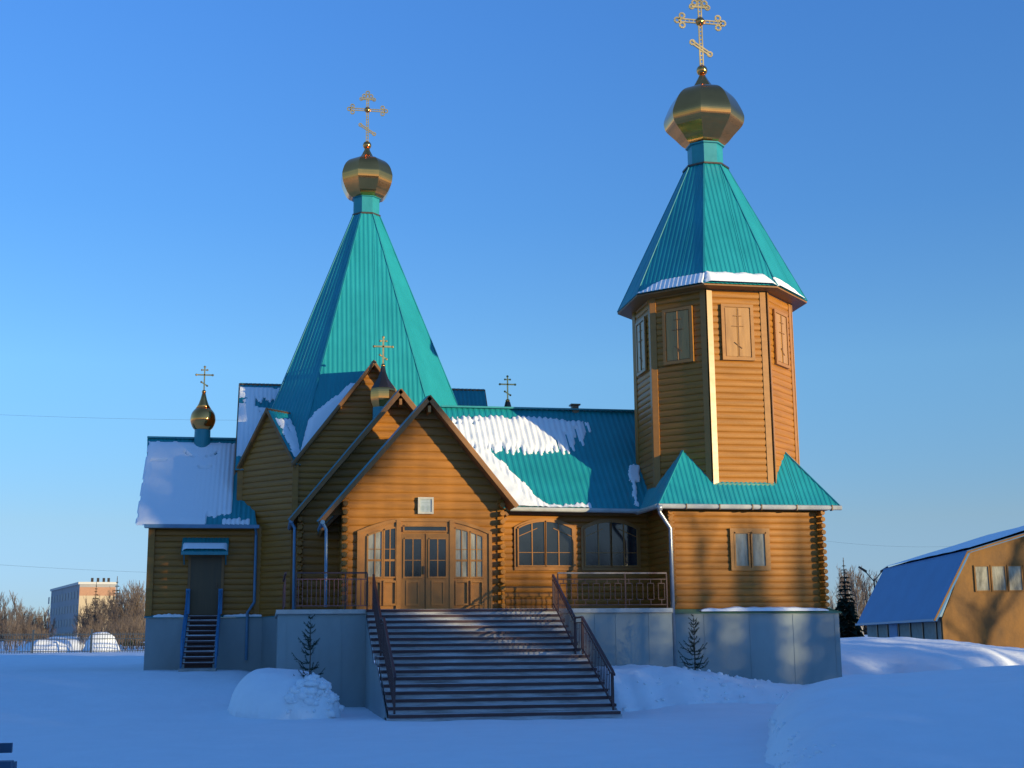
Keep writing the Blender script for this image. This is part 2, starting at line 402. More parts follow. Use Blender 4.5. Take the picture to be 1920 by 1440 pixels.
# ---- nave: a square body with its corners cut, a gable over every side
NX, NY, A, H = 3.5, 50.7, 4.5, 2.62
corners = [(-H,-A),(H,-A),(A,-H),(A,H),(H,A),(-H,A),(-A,H),(-A,-H)]
ZE, PK = 8.13, 11.62
for i in range(8):
    a = corners[i]; b = corners[(i+1) % 8]; p0 = (NX+a[0], NY+a[1]); p1 = (NX+b[0], NY+b[1])
    ln = math.hypot(p1[0]-p0[0], p1[1]-p0[1]); pk = PK-.12 if i % 2 == 0 else 9.95
    if i == 1:
        log_wall(church, p0, p1, [(0, 2.8), (ln, 2.8), (ln, 8.6), (0, 8.6)], zb=ZS); continue
    log_wall(church, p0, p1, [(0, 2.8), (ln, 2.8), (ln, ZE-.05), (ln/2, pk), (0, ZE-.05)], zb=ZS)
    # gable roof over this side
    mid = (V((*p0,0))+V((*p1,0)))/2; d = (V((*p1,0))-V((*p0,0))).normalized(); n = V((d.y,-d.x,0))
    hw = ln/2+.14; zr = PK if i % 2 == 0 else 10.06; sl = (zr-ZE)/(ln/2); zl = zr-sl*hw
    back = 3.2 if i % 2 == 0 else 2.6; ov = .42 if i == 0 else (.2 if i % 2 == 0 else .14)
    gr = None
    for s in (-1, 1):
        P = [mid+n*ov+V((0,0,zr)), mid-n*back+V((0,0,zr)), mid-n*back+d*s*hw+V((0,0,zl)), mid+n*ov+d*s*hw+V((0,0,zl))]
        g = roof_panel(church, P, d*s+V((0,0,1)), 'gable_roof')
        bb = MB(); off = V((0,0,-.14)); bb.prism([mid+n*(ov+.005)+V((0,0,zr-.005)), mid+n*(ov+.005)+d*s*(hw+.02)+V((0,0,zl-.02)), mid+n*(ov+.005)+d*s*(hw+.02)+V((0,0,zl-.15)), mid+n*(ov+.005)+V((0,0,zr-.16))], n*.028)
        bb.build('barge_board', DWOOD, g)
    cb = MB()
    cb.bar(V((*p0,2.85))+n*.03, V((*p0,ZE-.1))+n*.03, .2, .2); part(cb, 'corner_board', WOOD)
# tent roof
ZT = 18.4
ZB = 8.0; ta, th = 4.30, 2.60
TB = [(-th,-ta),(th,-ta),(ta,-th),(ta,th),(th,ta),(-th,ta),(-ta,th),(-ta,-th)]
TT = [(-.23,-.52),(.23,-.52),(.52,-.23),(.52,.23),(.23,.52),(-.23,.52),(-.52,.23),(-.52,-.23)]
for i in range(8):
    j = (i+1) % 8
    P = [(NX+TB[i][0], NY+TB[i][1], ZB), (NX+TB[j][0], NY+TB[j][1], ZB), (NX+TT[j][0], NY+TT[j][1], ZT), (NX+TT[i][0], NY+TT[i][1], ZT)]
    o = roof_panel(church, P, ((TB[i][0]+TB[j][0]), (TB[i][1]+TB[j][1]), 2), 'tent_roof', under=False, pitch=.17, thick=.1)
    rb = MB(); rb.bar(P[0], P[3], .07, .05); rb.build('hip_flashing', TEALF, o)
mb = MB(); mb.lathe(NX, NY, [(.60, 18.40), (.60, 18.46), (.52, 18.50)], 8, R(22.5)); part(mb, 'tent_collar', DARKM)
C8 = R(22.5)
dome(NX, NY, [(.54,18.44),(.54,19.12),(.60,19.13),(.60,19.17)],
     [(.56,19.14),(.72,19.20),(.88,19.40),(1.03,19.74),(1.07,20.0),(1.06,20.15),(.95,20.47),(.74,20.70),(.48,20.80),(.36,20.82)], 8, C8,
     (21.42,.17), (21.56, 2.07, 1.42, .075), cap=[(.38,20.80),(.23,20.98),(.13,21.18),(.08,21.34)])

# ---- altar wing on the left
WY = 47.4
log_wall(church, (-3.9, WY), (-.15, WY), [(0,2.85),(3.75,2.85),(3.75,5.95),(0,5.95)], zb=ZS)
log_wall(church, (-3.9, 54.0), (-3.9, WY), [(0,2.85),(6.6,2.85),(6.6,6.0),(3.3,9.2),(0,6.0)], zb=ZS)
cb = MB(); cb.bar((-3.92,WY-.03,2.85), (-3.92,WY-.03,5.9), .22, .2); part(cb, 'corner_board', WOOD)
cb = MB(); cb.bar((-.3,WY-.05,2.85), (-.3,WY-.05,5.9), .2, .16); part(cb, 'corner_board', WOOD)
wr = roof_panel(church, [(-4.12,46.9,5.87),(-.38,46.9,5.87),(-.95,50.7,9.44),(-4.5,50.7,9.44)], (0,-1,1), 'wing_roof')
roof_panel(church, [(-4.12,54.5,5.87),(-.38,54.5,5.87),(-.95,50.7,9.44),(-4.5,50.7,9.44)], (0,1,1), 'wing_roof')
mb = MB(); mb.bar((-4.5,50.7,9.47), (-.9,50.7,9.47), .2, .07); mb.build('ridge_cap', TEALF, wr)
mb = MB(); mb.bar((-4.14,46.9,5.86), (-.3,46.9,5.86), .12, .12); part(mb, 'gutter', PIPEB)
mb = MB(); mb.tube([(-.42,46.92,5.8),(-.4,47.15,5.6),(-.4,47.25,3.3),(-.62,47.15,2.95),(-.62,47.12,1.35)], .05, 8); part(mb, 'downpipe', PIPEB)
dome(-2.5, 50.45, [(.30,8.7),(.29,9.75)],
     [(.28,9.74),(.38,9.85),(.455,10.04),(.465,10.18),(.42,10.38),(.30,10.54)], 24, 0, (11.2,.075), (11.28,.86,.56,.05), smooth=True, fancy=False,
     cap=[(.30,10.535),(.19,10.72),(.12,10.92),(.065,11.15)])
# side door, its awning and steps
mb = MB(); mb.box(-2.62,-1.54,WY-.09,WY+.02,2.86,4.85); dr = part(mb, 'side_door', material('dark_door', (.10,.055,.02), .5, var=.2, vscale=(8,8,.8)))
mb = MB()
for x in (-2.66,-1.54): mb.box(x,x+.09,WY-.11,WY+.02,2.86,4.95)
mb.box(-2.57,-1.54,WY-.11,WY+.02,4.85,4.95); mb.build('frame', DWOOD, dr)
mb = MB(); mb.box(-1.72,-1.68,WY-.16,WY-.09,3.8,3.95); mb.build('handle', DARKM, dr)
aw = roof_panel(church, [(-2.88,46.75,4.98),(-1.32,46.75,4.98),(-1.32,47.36,5.5),(-2.88,47.36,5.5)], (0,-1,1), 'awning', pitch=.13)
mb = MB(); mb.bar((-2.8,46.85,4.95),(-2.8,47.36,4.6),.04,.04); mb.bar((-1.4,46.85,4.95),(-1.4,47.36,4.6),.04,.04); mb.box(-2.88,-1.32,46.735,46.75,4.88,4.99); mb.build('bracket', TEALF, aw)

# ---- vestibule gable (behind) and entrance porch (front)
def gabled(xl, xr, y0, y1, pkx, pkz, el, er, ov, name, pitch=.26, step=None):
    """el, er: (x, z) of the eave ends"""
    def zroof(x):
        return pkz-(pkx-x)*(pkz-el[1])/(pkx-el[0]) if x < pkx else pkz-(x-pkx)*(pkz-er[1])/(er[0]-pkx)
    w = log_wall(church, (xl,y0), (xr,y0), [(0,ZS),(xr-xl,ZS),(xr-xl,zroof(xr)-.1),(pkx-xl,pkz-.12),(0,zroof(xl)-.1)], pitch=pitch, name='front_wall')
    log_wall(church, (xl,y1), (xl,y0), [(0,ZS),(y1-y0,ZS),(y1-y0,zroof(xl)-.1),(0,zroof(xl)-.1)], pitch=pitch, name='side_wall')
    yf = y0-ov
    for e, s in ((el,-1),(er,1)):
        yb = step or y1+2.5
        P = [(pkx,yf,pkz),(pkx,yb,pkz),(e[0],yb,e[1]),(e[0],yf,e[1])]
        o = roof_panel(church, P, (s,0,1), 'porch_roof', thick=.09)
        if step:                                              # the roof steps down behind the tall front gable
            q = .8; roof_panel(church, [(pkx,yb-.05,pkz-q),(pkx,y1+2.5,pkz-q),(e[0]-s*.05,y1+2.5,e[1]-q*.2),(e[0]-s*.05,yb-.05,e[1]-q*.2)], (s,0,1), 'porch_roof', thick=.09)
            if s > 0: g = MB(); g.prism([(pkx,yb-.06,pkz-.1),(el[0]+.3,yb-.06,zroof(el[0]+.3)-.1),(er[0]-.3,yb-.06,zroof(er[0]-.3)-.1)], (0,.05,0)); g.build('rear_gable', WOOD, o)
        d = V((e[0]-pkx,0,e[1]-pkz)).normalized(); nn = V((-d.z,0,d.x)); nn = nn if nn.z > 0 else -nn
        bb = MB(); a = V((pkx,yf-.004,pkz)); b = V((e[0],yf-.004,e[1]))+d*.03
        dn = -nn*.10; bb.prism([a+nn*.02, b+nn*.02, b+dn, a+dn-V((0,0,.04))], (0,-.03,0)); bb.build('barge_board', DWOOD, o)
        cc = MB()
        if s < 0: cc.prism([a+nn*.02, b+nn*.02, b+nn*.09+V((0,.55,0)), a+nn*.09+V((0,.55,0))], -nn*.03)
        else: cc.bar(a+nn*.03+V((0,.03,0)), b+nn*.03+V((0,.03,0)), .08, .03, nn)
        cc.build('verge_flashing', TEALF if s < 0 else TRIM, o)
    rb = MB(); rb.bar((pkx,yf-.01,pkz-.42),(pkx,y0,pkz-.42),.09,.2); part(rb, 'ridge_beam', TRIM)
    return w
DX0, DX1, DY = 2.32, 7.22, 41.5
gabled(1.02, 7.35, 44.0, 46.2, 4.2, 10.12, (.70,5.80), (7.7,5.84), .72, 'vestibule')
gabled(DX0, DX1, DY, 44.0, 4.86, 9.46, (1.54,5.53), (7.62,6.05), .72, 'porch', step=42.0)
log_ends(church, DX0, DY, ZS, 6.3, [(0,-1),(-1,0)], .26, .34, .088)
log_ends(church, DX1, DY, ZS, 6.35, [(0,-1),(1,0)], .26, .34, .088)
log_ends(church, 1.02, 44.0, ZS, 5.9, [(0,-1),(-1,0)], .26, .34, .088)
for x, y, zz in ((.84,43.45,5.62),(1.74,40.9,5.36)):
    mb = MB(); mb.tube([(x-.1,y,zz+.1),(x,y,zz-.1),(x,y,zz-.3),(x+.02,y,2.95)], .045, 8); part(mb, 'downpipe', PIPEB)
    mb = MB(); mb.tube([(x-.12,y-.2,zz+.12),(x-.12,y+2.6,zz+.12)], .07, 8); part(mb, 'gutter', PIPEB)
# glazed entrance screen
def poly_panel(pts, y, t): mb = MB(); mb.prism([(x,y,z) for x, z in pts], (0,-t,0)); return mb
def ztop(x):                                                  # flattened arch over the screen
    if x < 4.0: f = (x-2.72)/1.28; return 5.25+.40*f+.05*math.sin(math.pi*f)
    if x > 5.62: f = (6.9-x)/1.28; return 5.25+.40*f+.05*math.sin(math.pi*f)
    return 5.66
ys = DY-.05
out = [(2.72,ZS)]+[(x,ztop(x)) for x in (2.72,3.1,3.5,4.0,5.62,6.1,6.5,6.9)]+[(6.9,ZS)]
scr = part(poly_panel(out, ys, .05), 'entrance_screen', TRIM)
mb = MB()
for a, b in zip(out[1:-1], out[2:-1]): mb.bar((a[0],ys-.06,a[1]-.03),(b[0],ys-.06,b[1]-.03),.08,.1)
for x in (2.76,6.86): mb.box(x-.05,x+.05,ys-.11,ys-.05,ZS,5.25)
for x in (3.98,5.64): mb.box(x-.07,x+.07,ys-.13,ys-.05,ZS,5.62)
mb.build('casing', TRIM, scr)
def glazed(x0, x1, z0, z1, zf=None, vs=(), hs=(), parent=None, y=None, w=.035, mat=GLASS, fr=.045, dz=.06, frame=TRIM, name='pane'):
    """a sunk pane, its raised frame and glazing bars; zf gives a sloping head"""
    y = ys-.05 if y is None else y; zf = zf or (lambda x: z1)
    n = 6; top = [(x0+(x1-x0)*i/n, zf(x0+(x1-x0)*i/n)) for i in range(n+1)]
    poly_panel([(x0,z0)]+top+[(x1,z0)], y-.003, .012).build(name, mat, parent)
    b = MB(); yy = y-dz/2
    b.box(x0-fr,x0,y-dz,y,z0-fr,zf(x0)); b.box(x1,x1+fr,y-dz,y,z0-fr,zf(x1)); b.box(x0,x1,y-dz,y,z0-fr,z0)
    for (xa,za),(xb,zb) in zip(top, top[1:]): b.bar((xa,yy,za+fr/2),(xb,yy,zb+fr/2),dz,fr)
    for x in vs: b.box(x-w/2,x+w/2,y-dz*.8,y,z0,zf(x))
    for z, ww in hs: b.box(x0,x1,y-dz*.7,y,z-ww/2,z+ww/2)
    return b.build('frame', frame, parent)
gl = lambda x: ztop(x)-.26
for x0, x1, mt in ((3.05,3.46,REFL),(3.56,3.88,GLASS),(5.76,6.14,REFL),(6.24,6.60,REFL)):
    glazed(x0, x1, 3.88, 5, gl, [(x0+x1)/2], [(4.38,.06),(4.72,.02)], scr, mat=mt)
glazed(4.16, 5.46, 5.30, 5.42, None, (), (), scr)
doors = []
for x0, x1, hx in ((4.02,4.79,4.72),(4.83,5.60,4.90)):
    mb = MB(); mb.box(x0,x1,ys-.10,ys-.05,ZS+.02,5.2); d = mb.build('door', DOORW, scr)
for x0, x1 in ((4.17,4.68),(4.94,5.45)):
    glazed(x0, x1, 3.88, 5.03, None, [(x0+x1)/2], [(4.38,.025)], scr, y=ys-.10, dz=.04)
for x in (3.26,3.72,4.42,5.2,5.95,6.42):
    mb = MB(); mb.box(x-.20,x+.20,ys-.13,ys-.05,3.0,3.06); mb.box(x-.20,x+.20,ys-.13,ys-.05,3.70,3.76)
    mb.box(x-.20,x-.16,ys-.13,ys-.05,3.06,3.70); mb.box(x+.16,x+.20,ys-.13,ys-.05,3.06,3.70)
    mb.build('lower_panel', TRIM, scr)
mb = MB(); mb.box(4.74,4.78,ys-.20,ys-.10,3.95,4.2); mb.box(4.76,4.80,ys-.17,ys-.15,4.0,4.03); mb.build('handle', DARKM, scr)

# ---- refectory between the nave and the bell tower
RY, RE, RZ = 43.5, 42.8, 6.16
log_wall(church, (7.2,RY), (12.7,RY), [(0,ZS),(5.5,ZS),(5.5,6.45),(0,6.45)], zb=ZS)
ridge_z, RYR = 10.17, 46.9
sl = (ridge_z-RZ)/(50.7-RE)
rr = roof_panel(church, [(5.5,RE,RZ),(13.3,RE,RZ),(16.4,RYR,ridge_z),(5.5,RYR,ridge_z)], (0,-1,1), 'refectory_roof', pitch=.2, thick=.12)
roof_panel(church, [(5.5,2*RYR-RE,RZ),(16.4,2*RYR-RE,RZ),(16.4,RYR,ridge_z),(5.5,RYR,ridge_z)], (0,1,1), 'refectory_roof', pitch=.2)
mb = MB(); mb.bar((6,RYR,ridge_z+.04),(16.4,RYR,ridge_z+.04),.28,.06); mb.build('ridge_cap', TEALF, rr)
log_wall(church, (16.0,43.5), (16.0,50.3), [(0,2.9),(6.8,2.9),(6.8,6.5),(3.4,9.9),(0,6.5)], zb=ZS, name='end_wall')
log_wall(church, (16.0,50.3), (7.2,50.3), [(0,2.9),(8.8,2.9),(8.8,6.45),(0,6.45)], zb=ZS, name='rear_wall')
mb = MB(); mb.tube([(7.75,RE-.06,RZ-.02),(12.15,RE-.06,RZ-.06)], .075, 8); part(mb, 'gutter', GUT)
def arched_window(x0, x1, z0, z1, y, mat, nm='arched_window'):
    cx = (x0+x1)/2; hw = (x1-x0)/2
    zf = lambda x: z1-.22*(abs(x-cx)/hw)**2.2
    o = part(poly_panel([(x0-.14,z0-.16)]+[(x, zf(x)+.13) for x in [x0-.14+(x1-x0+.28)*i/8 for i in range(9)]]+[(x1+.14,z0-.16)], y, .04), nm, TRIM)
    w3 = (x1-x0)/4
    glazed(x0, x0+2*w3-.03, z0, z1, zf, [x0+w3], [(z0+.42,.02)], o, y=y-.04, mat=mat)
    glazed(x0+2*w3+.03, x1, z0, z1, zf, [x0+3*w3], [(z0+.42,.02)], o, y=y-.04, mat=mat)
    for xa, sg in ((x0,1),(x1,-1)): mb = MB(); mb.bar((xa, y-.075, z0+.95), (xa+sg*w3*1.4, y-.075, z0+1.22), .02, .02); mb.build('glazing_bar', TRIM, o)
    return o
arched_window(8.14, 9.94, 4.35, 5.78, RY-.05, GLASS)
arched_window(10.40, 12.16, 4.35, 5.78, RY-.05, GLASS)
mb = MB(); mb.box(10.82,11.06,46.8,47.05,10.0,10.36); rv = part(mb, 'roof_vent', DARKM); mb = MB(); mb.prism([(10.76,46.74,10.36),(11.12,46.74,10.36),(11.12,47.11,10.36),(10.76,47.11,10.36)],(0,0,.05)); mb.build('cap', DARKM, rv)
# little domes before and behind the roofs
dome(3.78, 45.35, [(.36,8.6),(.36,9.85)], [(.36,9.84),(.40,9.92),(.46,10.12),(.46,10.42),(.40,10.55),(.30,10.66)], 8, C8, (11.33,.075), (11.4,.92,.60,.055), fancy=False,
     capmat=DARKM, cap=[(.44,10.50),(.34,10.66),(.20,10.86),(.11,11.1),(.07,11.3)])
dome(9.0, 50.0, [(.34,6.6),(.34,9.75)], [(.34,9.74),(.44,9.92),(.46,10.12),(.38,10.36),(.26,10.5)], 8, C8, (11.04,.085), (11.12,.88,.56,.052), fancy=False,
     capmat=DARKM, cap=[(.40,10.36),(.26,10.56),(.15,10.8),(.10,11.0)])

# ---- bell tower
TX, TY, BW, AP = 15.16, 43.62, 2.55, 2.5
ty0 = TY-BW-.06
log_wall(church, (TX-BW,ty0), (TX+BW+.05,ty0), [(0,2.85),(2*BW+.05,2.85),(2*BW+.05,6.25),(0,6.25)], zb=ZS, name='tower_wall')
log_wall(church, (TX-BW,TY+BW), (TX-BW,ty0), [(0,2.85),(2*BW,2.85),(2*BW,6.25),(0,6.25)], zb=ZS, name='tower_wall')
log_wall(church, (TX+BW,ty0), (TX+BW,TY+BW), [(0,2.85),(2*BW,2.85),(2*BW,6.25),(0,6.25)], zb=ZS, name='tower_wall')
log_ends(church, TX+BW-.05, ty0, 2.86, 6.15, [(0,-1),(1,0)], .21, .34, .085)
log_ends(church, TX-BW, ty0, 2.86, 6.15, [(0,-1),(-1,0)], .21, .12, .10)
EH, SKR = 3.06, 1.37; ez, tz = 6.1, 6.1+SKR*1.5; IH = EH-SKR
def sq(h, z): return [(TX-h,TY-h,z),(TX+h,TY-h,z),(TX+h,TY+h,z),(TX-h,TY+h,z)]
Lq, Uq = sq(EH, ez), sq(IH, tz)
for i, out_ in enumerate(((0,-1,1),(1,0,1),(0,1,1),(-1,0,1))):
    j = (i+1) % 4
    o = roof_panel(church, [Lq[i],Lq[j],Uq[j],Uq[i]], out_, 'skirt_roof', pitch=.16, thick=.08)
    rb = MB(); rb.bar(Lq[i],Uq[i],.08,.05); rb.build('hip_flashing', TEALF, o)
mb = MB(); mb.tube([(TX-EH,TY-EH-.03,ez-.05),(TX+EH+.02,TY-EH-.03,ez-.05)], .08, 8); gt = part(mb, 'gutter', GUT)
mb = MB()
for x in (13.0,14.1,15.2,15.5,16.7,17.9): mb.box(x-.02,x+.02,TY-EH-.12,TY-EH+.05,ez-.15,ez+.03)
mb.build('gutter_bracket', DARKM, gt)
mb = MB(); mb.tube([(TX-EH-.03,TY-EH,ez-.05),(TX-EH-.03,RE+.1,ez-.03)], .08, 8); part(mb, 'gutter', GUT)
mb = MB(); mb.tube([(12.14,40.53,6.05),(12.14,40.55,5.85),(12.5,40.62,5.36),(12.5,40.62,1.0)], .065, 10)
for p, q in (((12.14,40.53,6.08),(12.14,40.53,5.9)),): mb.tube([p,q],[.12,.08],10)
dp = part(mb, 'downpipe', PIPE, smooth=True)
mb = MB(); mb.box(12.41,12.59,40.6,40.75,4.6,4.64); mb.box(12.41,12.59,40.6,40.75,3.0,3.06); mb.build('clamp', DARKM, dp)
# octagon
Ro = AP/math.cos(C8)
def octp(r, k): a = R(-90-22.5+45*k); return (TX+r*math.cos(a), TY+r*math.sin(a))
OZ0, OZ1 = 6.2, 13.45
def shutter_window(mid, d, n):
    """trimmed shutter with a thin three barred cross"""
    def P(s, z, o): return mid+d*s+n*o+V((0,0,z))
    mb = MB(); z0, z1, w = 10.95, 12.85, .56
    for s0, s1, a, b in ((-w,-w+.11,z0,z1),(w-.11,w,z0,z1),(-w+.11,w-.11,z0,z0+.1),(-w+.11,w-.11,z1-.1,z1)):
        mb.prism([P(s0,a,.05),P(s1,a,.05),P(s1,b,.05),P(s0,b,.05)], n*.07)
    o = part(mb, 'shutter_window', TRIM)
    mb = MB(); mb.prism([P(-w+.11,z0+.1,.05),P(w-.11,z0+.1,.05),P(w-.11,z1-.1,.05),P(-w+.11,z1-.1,.05)], n*.025)
    for s0, s1 in ((-.42,-.035),(.035,.42)):
        mb.prism([P(s0,z0+.13,.075),P(s1,z0+.13,.075),P(s1,z1-.13,.075),P(s0,z1-.13,.075)], n*.025)
    mb.build('shutter', SHUT, o)
    c = MB()
    c.bar(P(0,z0+.12,.115),P(0,z1-.12,.115),.022,.022)
    for hw, z, t in ((.14,12.45,0),(.2,12.1,0),(.13,11.45,-.1)):
        c.bar(P(-hw,z-t,.12),P(hw,z+t,.12),.02,.02)
    c.build('cross', DWOOD, o)
SHUT = material('shutter_paint', (.40,.19,.045), .28, var=.18, vscale=(6,6,.8), spec=.6)
for k in range(8):
    p0, p1 = octp(Ro, k), octp(Ro, k+1); ln = math.hypot(p1[0]-p0[0], p1[1]-p0[1])
    log_wall(church, p0, p1, [(0,OZ0),(ln,OZ0),(ln,OZ1),(0,OZ1)], pitch=.215, name='tower_wall')
    d = V((p1[0]-p0[0],p1[1]-p0[1],0)).normalized(); n = V((d.y,-d.x,0)); mid = (V((*p0,0))+V((*p1,0)))/2
    shutter_window(mid, d, n)
    tb = MB()
    for s, sg in ((V((*p0,0)),1),(V((*p1,0)),-1)):
        tb = MB(); a = s+n*(.095 if sg > 0 else .05); b = s+d*sg*.2+n*.05
        tb.prism([a+V((0,0,OZ0)), b+V((0,0,OZ0)), b+V((0,0,OZ1)), a+V((0,0,OZ1))], -n*.03)
        part(tb, 'corner_board', TRIM)
    if k == 0:
        fb = MB(); fb.prism([V((p0[0],p0[1],6.72))+n*.08, V((p1[0],p1[1],6.72))+n*.08, V((p1[0],p1[1],6.86))+n*.05, V((p0[0],p0[1],6.86))+n*.05], n*.03); part(fb, 'flashing', GREENF)
Rt = 3.06/math.cos(C8); Ru = .70/math.cos(C8)
zt0, zt1 = 13.42, 18.5
for k in range(8):
    P = [(*octp(Rt,k),zt0),(*octp(Rt,k+1),zt0),(*octp(Ru,k+1),zt1),(*octp(Ru,k),zt1)]
    a = R(-90+45*k); o = roof_panel(church, P, (math.cos(a),math.sin(a),.3), 'tent_roof', under=False, pitch=.16)
    rb = MB(); rb.bar(P[0],P[3],.06,.05); rb.build('hip_flashing', TEALF, o)
mb = MB(); mb.lathe(TX, TY, [(Ro-.05,zt0-.02),(Rt,zt0-.02),(Rt+.0,zt0-.07),(Ro-.05,zt0-.07)], 8, C8); part(mb, 'soffit', DWOOD)
mb = MB(); mb.lathe(TX, TY, [(.70,18.48),(.84,18.46),(.84,18.52),(.62,18.58)], 8, C8); part(mb, 'tent_collar', DARKM)
dome(TX, TY, [(.63,18.5),(.63,19.30),(.70,19.31),(.70,19.36)],
     [(.66,19.34),(.82,19.45),(1.04,19.7),(1.35,20.03),(1.44,20.25),(1.43,20.5),(1.25,20.92),(1.08,21.2),(.88,21.4),(.66,21.52),(.44,21.56)], 8, C8,
     (22.31,.2), (22.5, 2.62, 1.68, .105), cap=[(.46,21.5),(.40,21.62),(.20,21.95),(.11,22.12)])
mb = MB(); x0, x1, z0, z1 = 14.57, 15.9, 4.05, 5.40; y = ty0-.05
mb.box(x0,x0+.12,y-.06,y,z0,z1); mb.box(x1-.12,x1,y-.06,y,z0,z1); mb.box(x0+.12,x1-.12,y-.06,y,z1-.12,z1); mb.box(x0+.12,x1-.12,y-.06,y,z0,z0+.1)
mb.box(x0+.12,x1-.12,y-.012,y,z0+.1,z1-.12)
tw = part(mb, 'window', TRIM)
for a, b in ((14.74,15.16),(15.31,15.73)): glazed(a, b, 4.2, 5.23, None, (), (), tw, y=y-.012, mat=REFL, fr=.05)

# ------------------------------------------------------------------ stairs, railings, sign
SX0, SX1, RH = 3.0, 8.66, ZS/17
stairs = thing('entrance_stairs', (5.8, 36.5, 0), 'wide flight of frosted dark-edged steps with a landing, leading up to the porch', 'stairs')
ry = [32.9+.4*i for i in range(9)]+[37.29+.4*i for i in range(8)]
for i, y in enumerate(ry):
    z = RH*(i+1); yn = ry[i+1] if i < 16 else 40.2
    dx = -.05 if i >= 9 else (.08 if i == 0 else 0)
    mb = MB(); mb.box(SX0+dx*(1 if i>=9 else -1)+.0, SX1+(.05 if i>=9 else abs(dx)), y, 40.13 if i > 14 else yn+.3, max(-.1, z-RH*1.6), z-.074)
    st = mb.build('step', FROST, stairs)
    nb = MB(); nb.box(SX0-.03-(.05 if i >= 9 else 0), SX1+.03+(.05 if i >= 9 else 0), y-.045, yn+.02 if i < 16 else 40.13, z-.072, z); nb.build('nosing', STEPN, st)
    fb = MB(); fb.box(SX0, SX1, y+.03, (yn-.01) if i < 16 else 40.1, z+.001, z+.012); fb.build('frost', FROST, st)
prof = [(y, RH*(i)+.0) for i, y in enumerate(ry)]
for x, t in ((SX0-.05,.03),(SX1+.05,-.03)):
    mb = MB(); mb.prism([(x,32.95,-.2),(x,32.95,.02),(x,36.2,1.3),(x,37.3,1.34),(x,40.2,2.62),(x,40.2,-.2)], (-t,0,0)); mb.build('cheek_panel', PLINTH, stairs)
def stair_railing(x):
    hr = MB()
    pts = [(33.15,.12),(36.35,RH*9),(37.25,RH*9),(40.12,ZS)]
    P = [V((x,y,z+1.02)) for y, z in pts]
    for a, b in zip(P, P[1:]): hr.bar(a, b, .06, .05)
    hr.bar(P[0], P[0]+V((0,-.16,-.1)), .06, .05)
    o = hr.build('stair_railing', RAIL, stairs)
    for y, z in pts: pb = MB(); pb.box(x-.025,x+.025,y-.025,y+.025,z-.05,z+1.02); pb.build('post', RAIL, o)
    b = MB()
    for off, w in ((.88,.03),(.16,.03)):
        for (ya,za),(yb,zb) in zip(pts, pts[1:]): b.bar((x,ya,za+off),(x,yb,zb+off),w,w)
    for (ya,za),(yb,zb) in zip(pts, pts[1:]):
        n = max(2, int((yb-ya)/.155))
        for i in range(1, n):
            y = ya+(yb-ya)*i/n; z = za+(zb-za)*i/n
            lo = .16 if i % 3 else .3
            b.box(x-.01,x+.01,y-.01,y+.01,z+.16,z+.88)
            if i % 3 == 0: b.box(x-.012,x+.012,y-.05,y+.05,z+.34,z+.36); b.box(x-.012,x+.012,y-.05,y+.05,z+.70,z+.72)
    b.build('baluster_panel', RAIL, o)
stair_railing(3.12); stair_railing(8.58)
# terrace railings
def terrace_railing(x0, x1, y, label, n, top=RAIL, returns=()):
    t = thing('terrace_railing', ((x0+x1)/2, y, ZS), label, 'railing')
    rail2 = RAILR if returns else RAIL
    mb = MB(); mb.box(x0,x1,y-.03,y+.03,3.92,3.965); mb.build('handrail', top, t)
    for x in (x0, (x0+x1)/2+.4, x1):
        mb = MB(); mb.box(x-.02,x+.02,y-.02,y+.02,2.86,3.92); mb.build('post', RAIL, t)
    b = MB(); b.box(x0,x1,y-.012,y+.012,3.74,3.77); b.box(x0,x1,y-.012,y+.012,2.96,2.99)
    for i in range(n):
        c = x0+(x1-x0)*(i+.5)/n; w = .1
        if returns:
            for q in (-.06,.06): b.box(c+q-.011,c+q+.011,y-.011,y+.011,2.99,3.74)
            continue
        for sx in (-w, w): b.box(c+sx-.011,c+sx+.011,y-.011,y+.011,3.12,3.64)
        b.box(c-w,c+w,y-.011,y+.011,3.12,3.145); b.box(c-w,c+w,y-.011,y+.011,3.615,3.64)
        b.box(c-.012,c+.012,y-.011,y+.011,3.64,3.74); b.box(c-.012,c+.012,y-.011,y+.011,2.99,3.12)
    b.build('baluster_panel', rail2, t)
    for ya, yb, x in returns:
        r = MB(); r.box(x-.03,x+.03,ya,yb,3.92,3.965); r.box(x-.012,x+.012,ya,yb,3.74,3.77); r.box(x-.012,x+.012,ya,yb,2.96,2.99)
        k = ya+.12
        while k < yb: r.box(x-.011,x+.011,k-.011,k+.011,2.99,3.74); k += .17
        r.build('side_panel', rail2, t)
FRAIL = material('frosted_rail', (.13,.06,.055), .5, col2=(.34,.31,.28), vscale=(2,2,2))
terrace_railing(8.78, 12.24, 40.36, 'dark red iron railing with rectangle pattern on the terrace edge right of the stairs', 10, FRAIL)
t0 = terrace_railing(.86, 2.96, 40.36, 'short red iron railing on the terrace edge left of the stairs, with a side return', 8, RAIL, ((40.4, 45.8, .55),))
ic = thing('framed_icon', (4.82, 41.4, 5.83), 'small framed pale picture hung on the log gable above the entrance doors', 'picture')
mb = MB(); y = 41.44
for a in ((4.58,4.64,5.82,6.34),(5.01,5.07,5.82,6.34),(4.64,5.01,5.82,5.88),(4.64,5.01,6.28,6.34)): mb.box(a[0],a[1],y-.08,y+.02,a[2],a[3])
mb.build('frame', material('frame_white', (.5,.46,.38), .5, var=.15), ic)
mb = MB(); mb.box(4.64,5.01,y-.045,y,5.88,6.28); pn = mb.build('panel', ICON, ic)
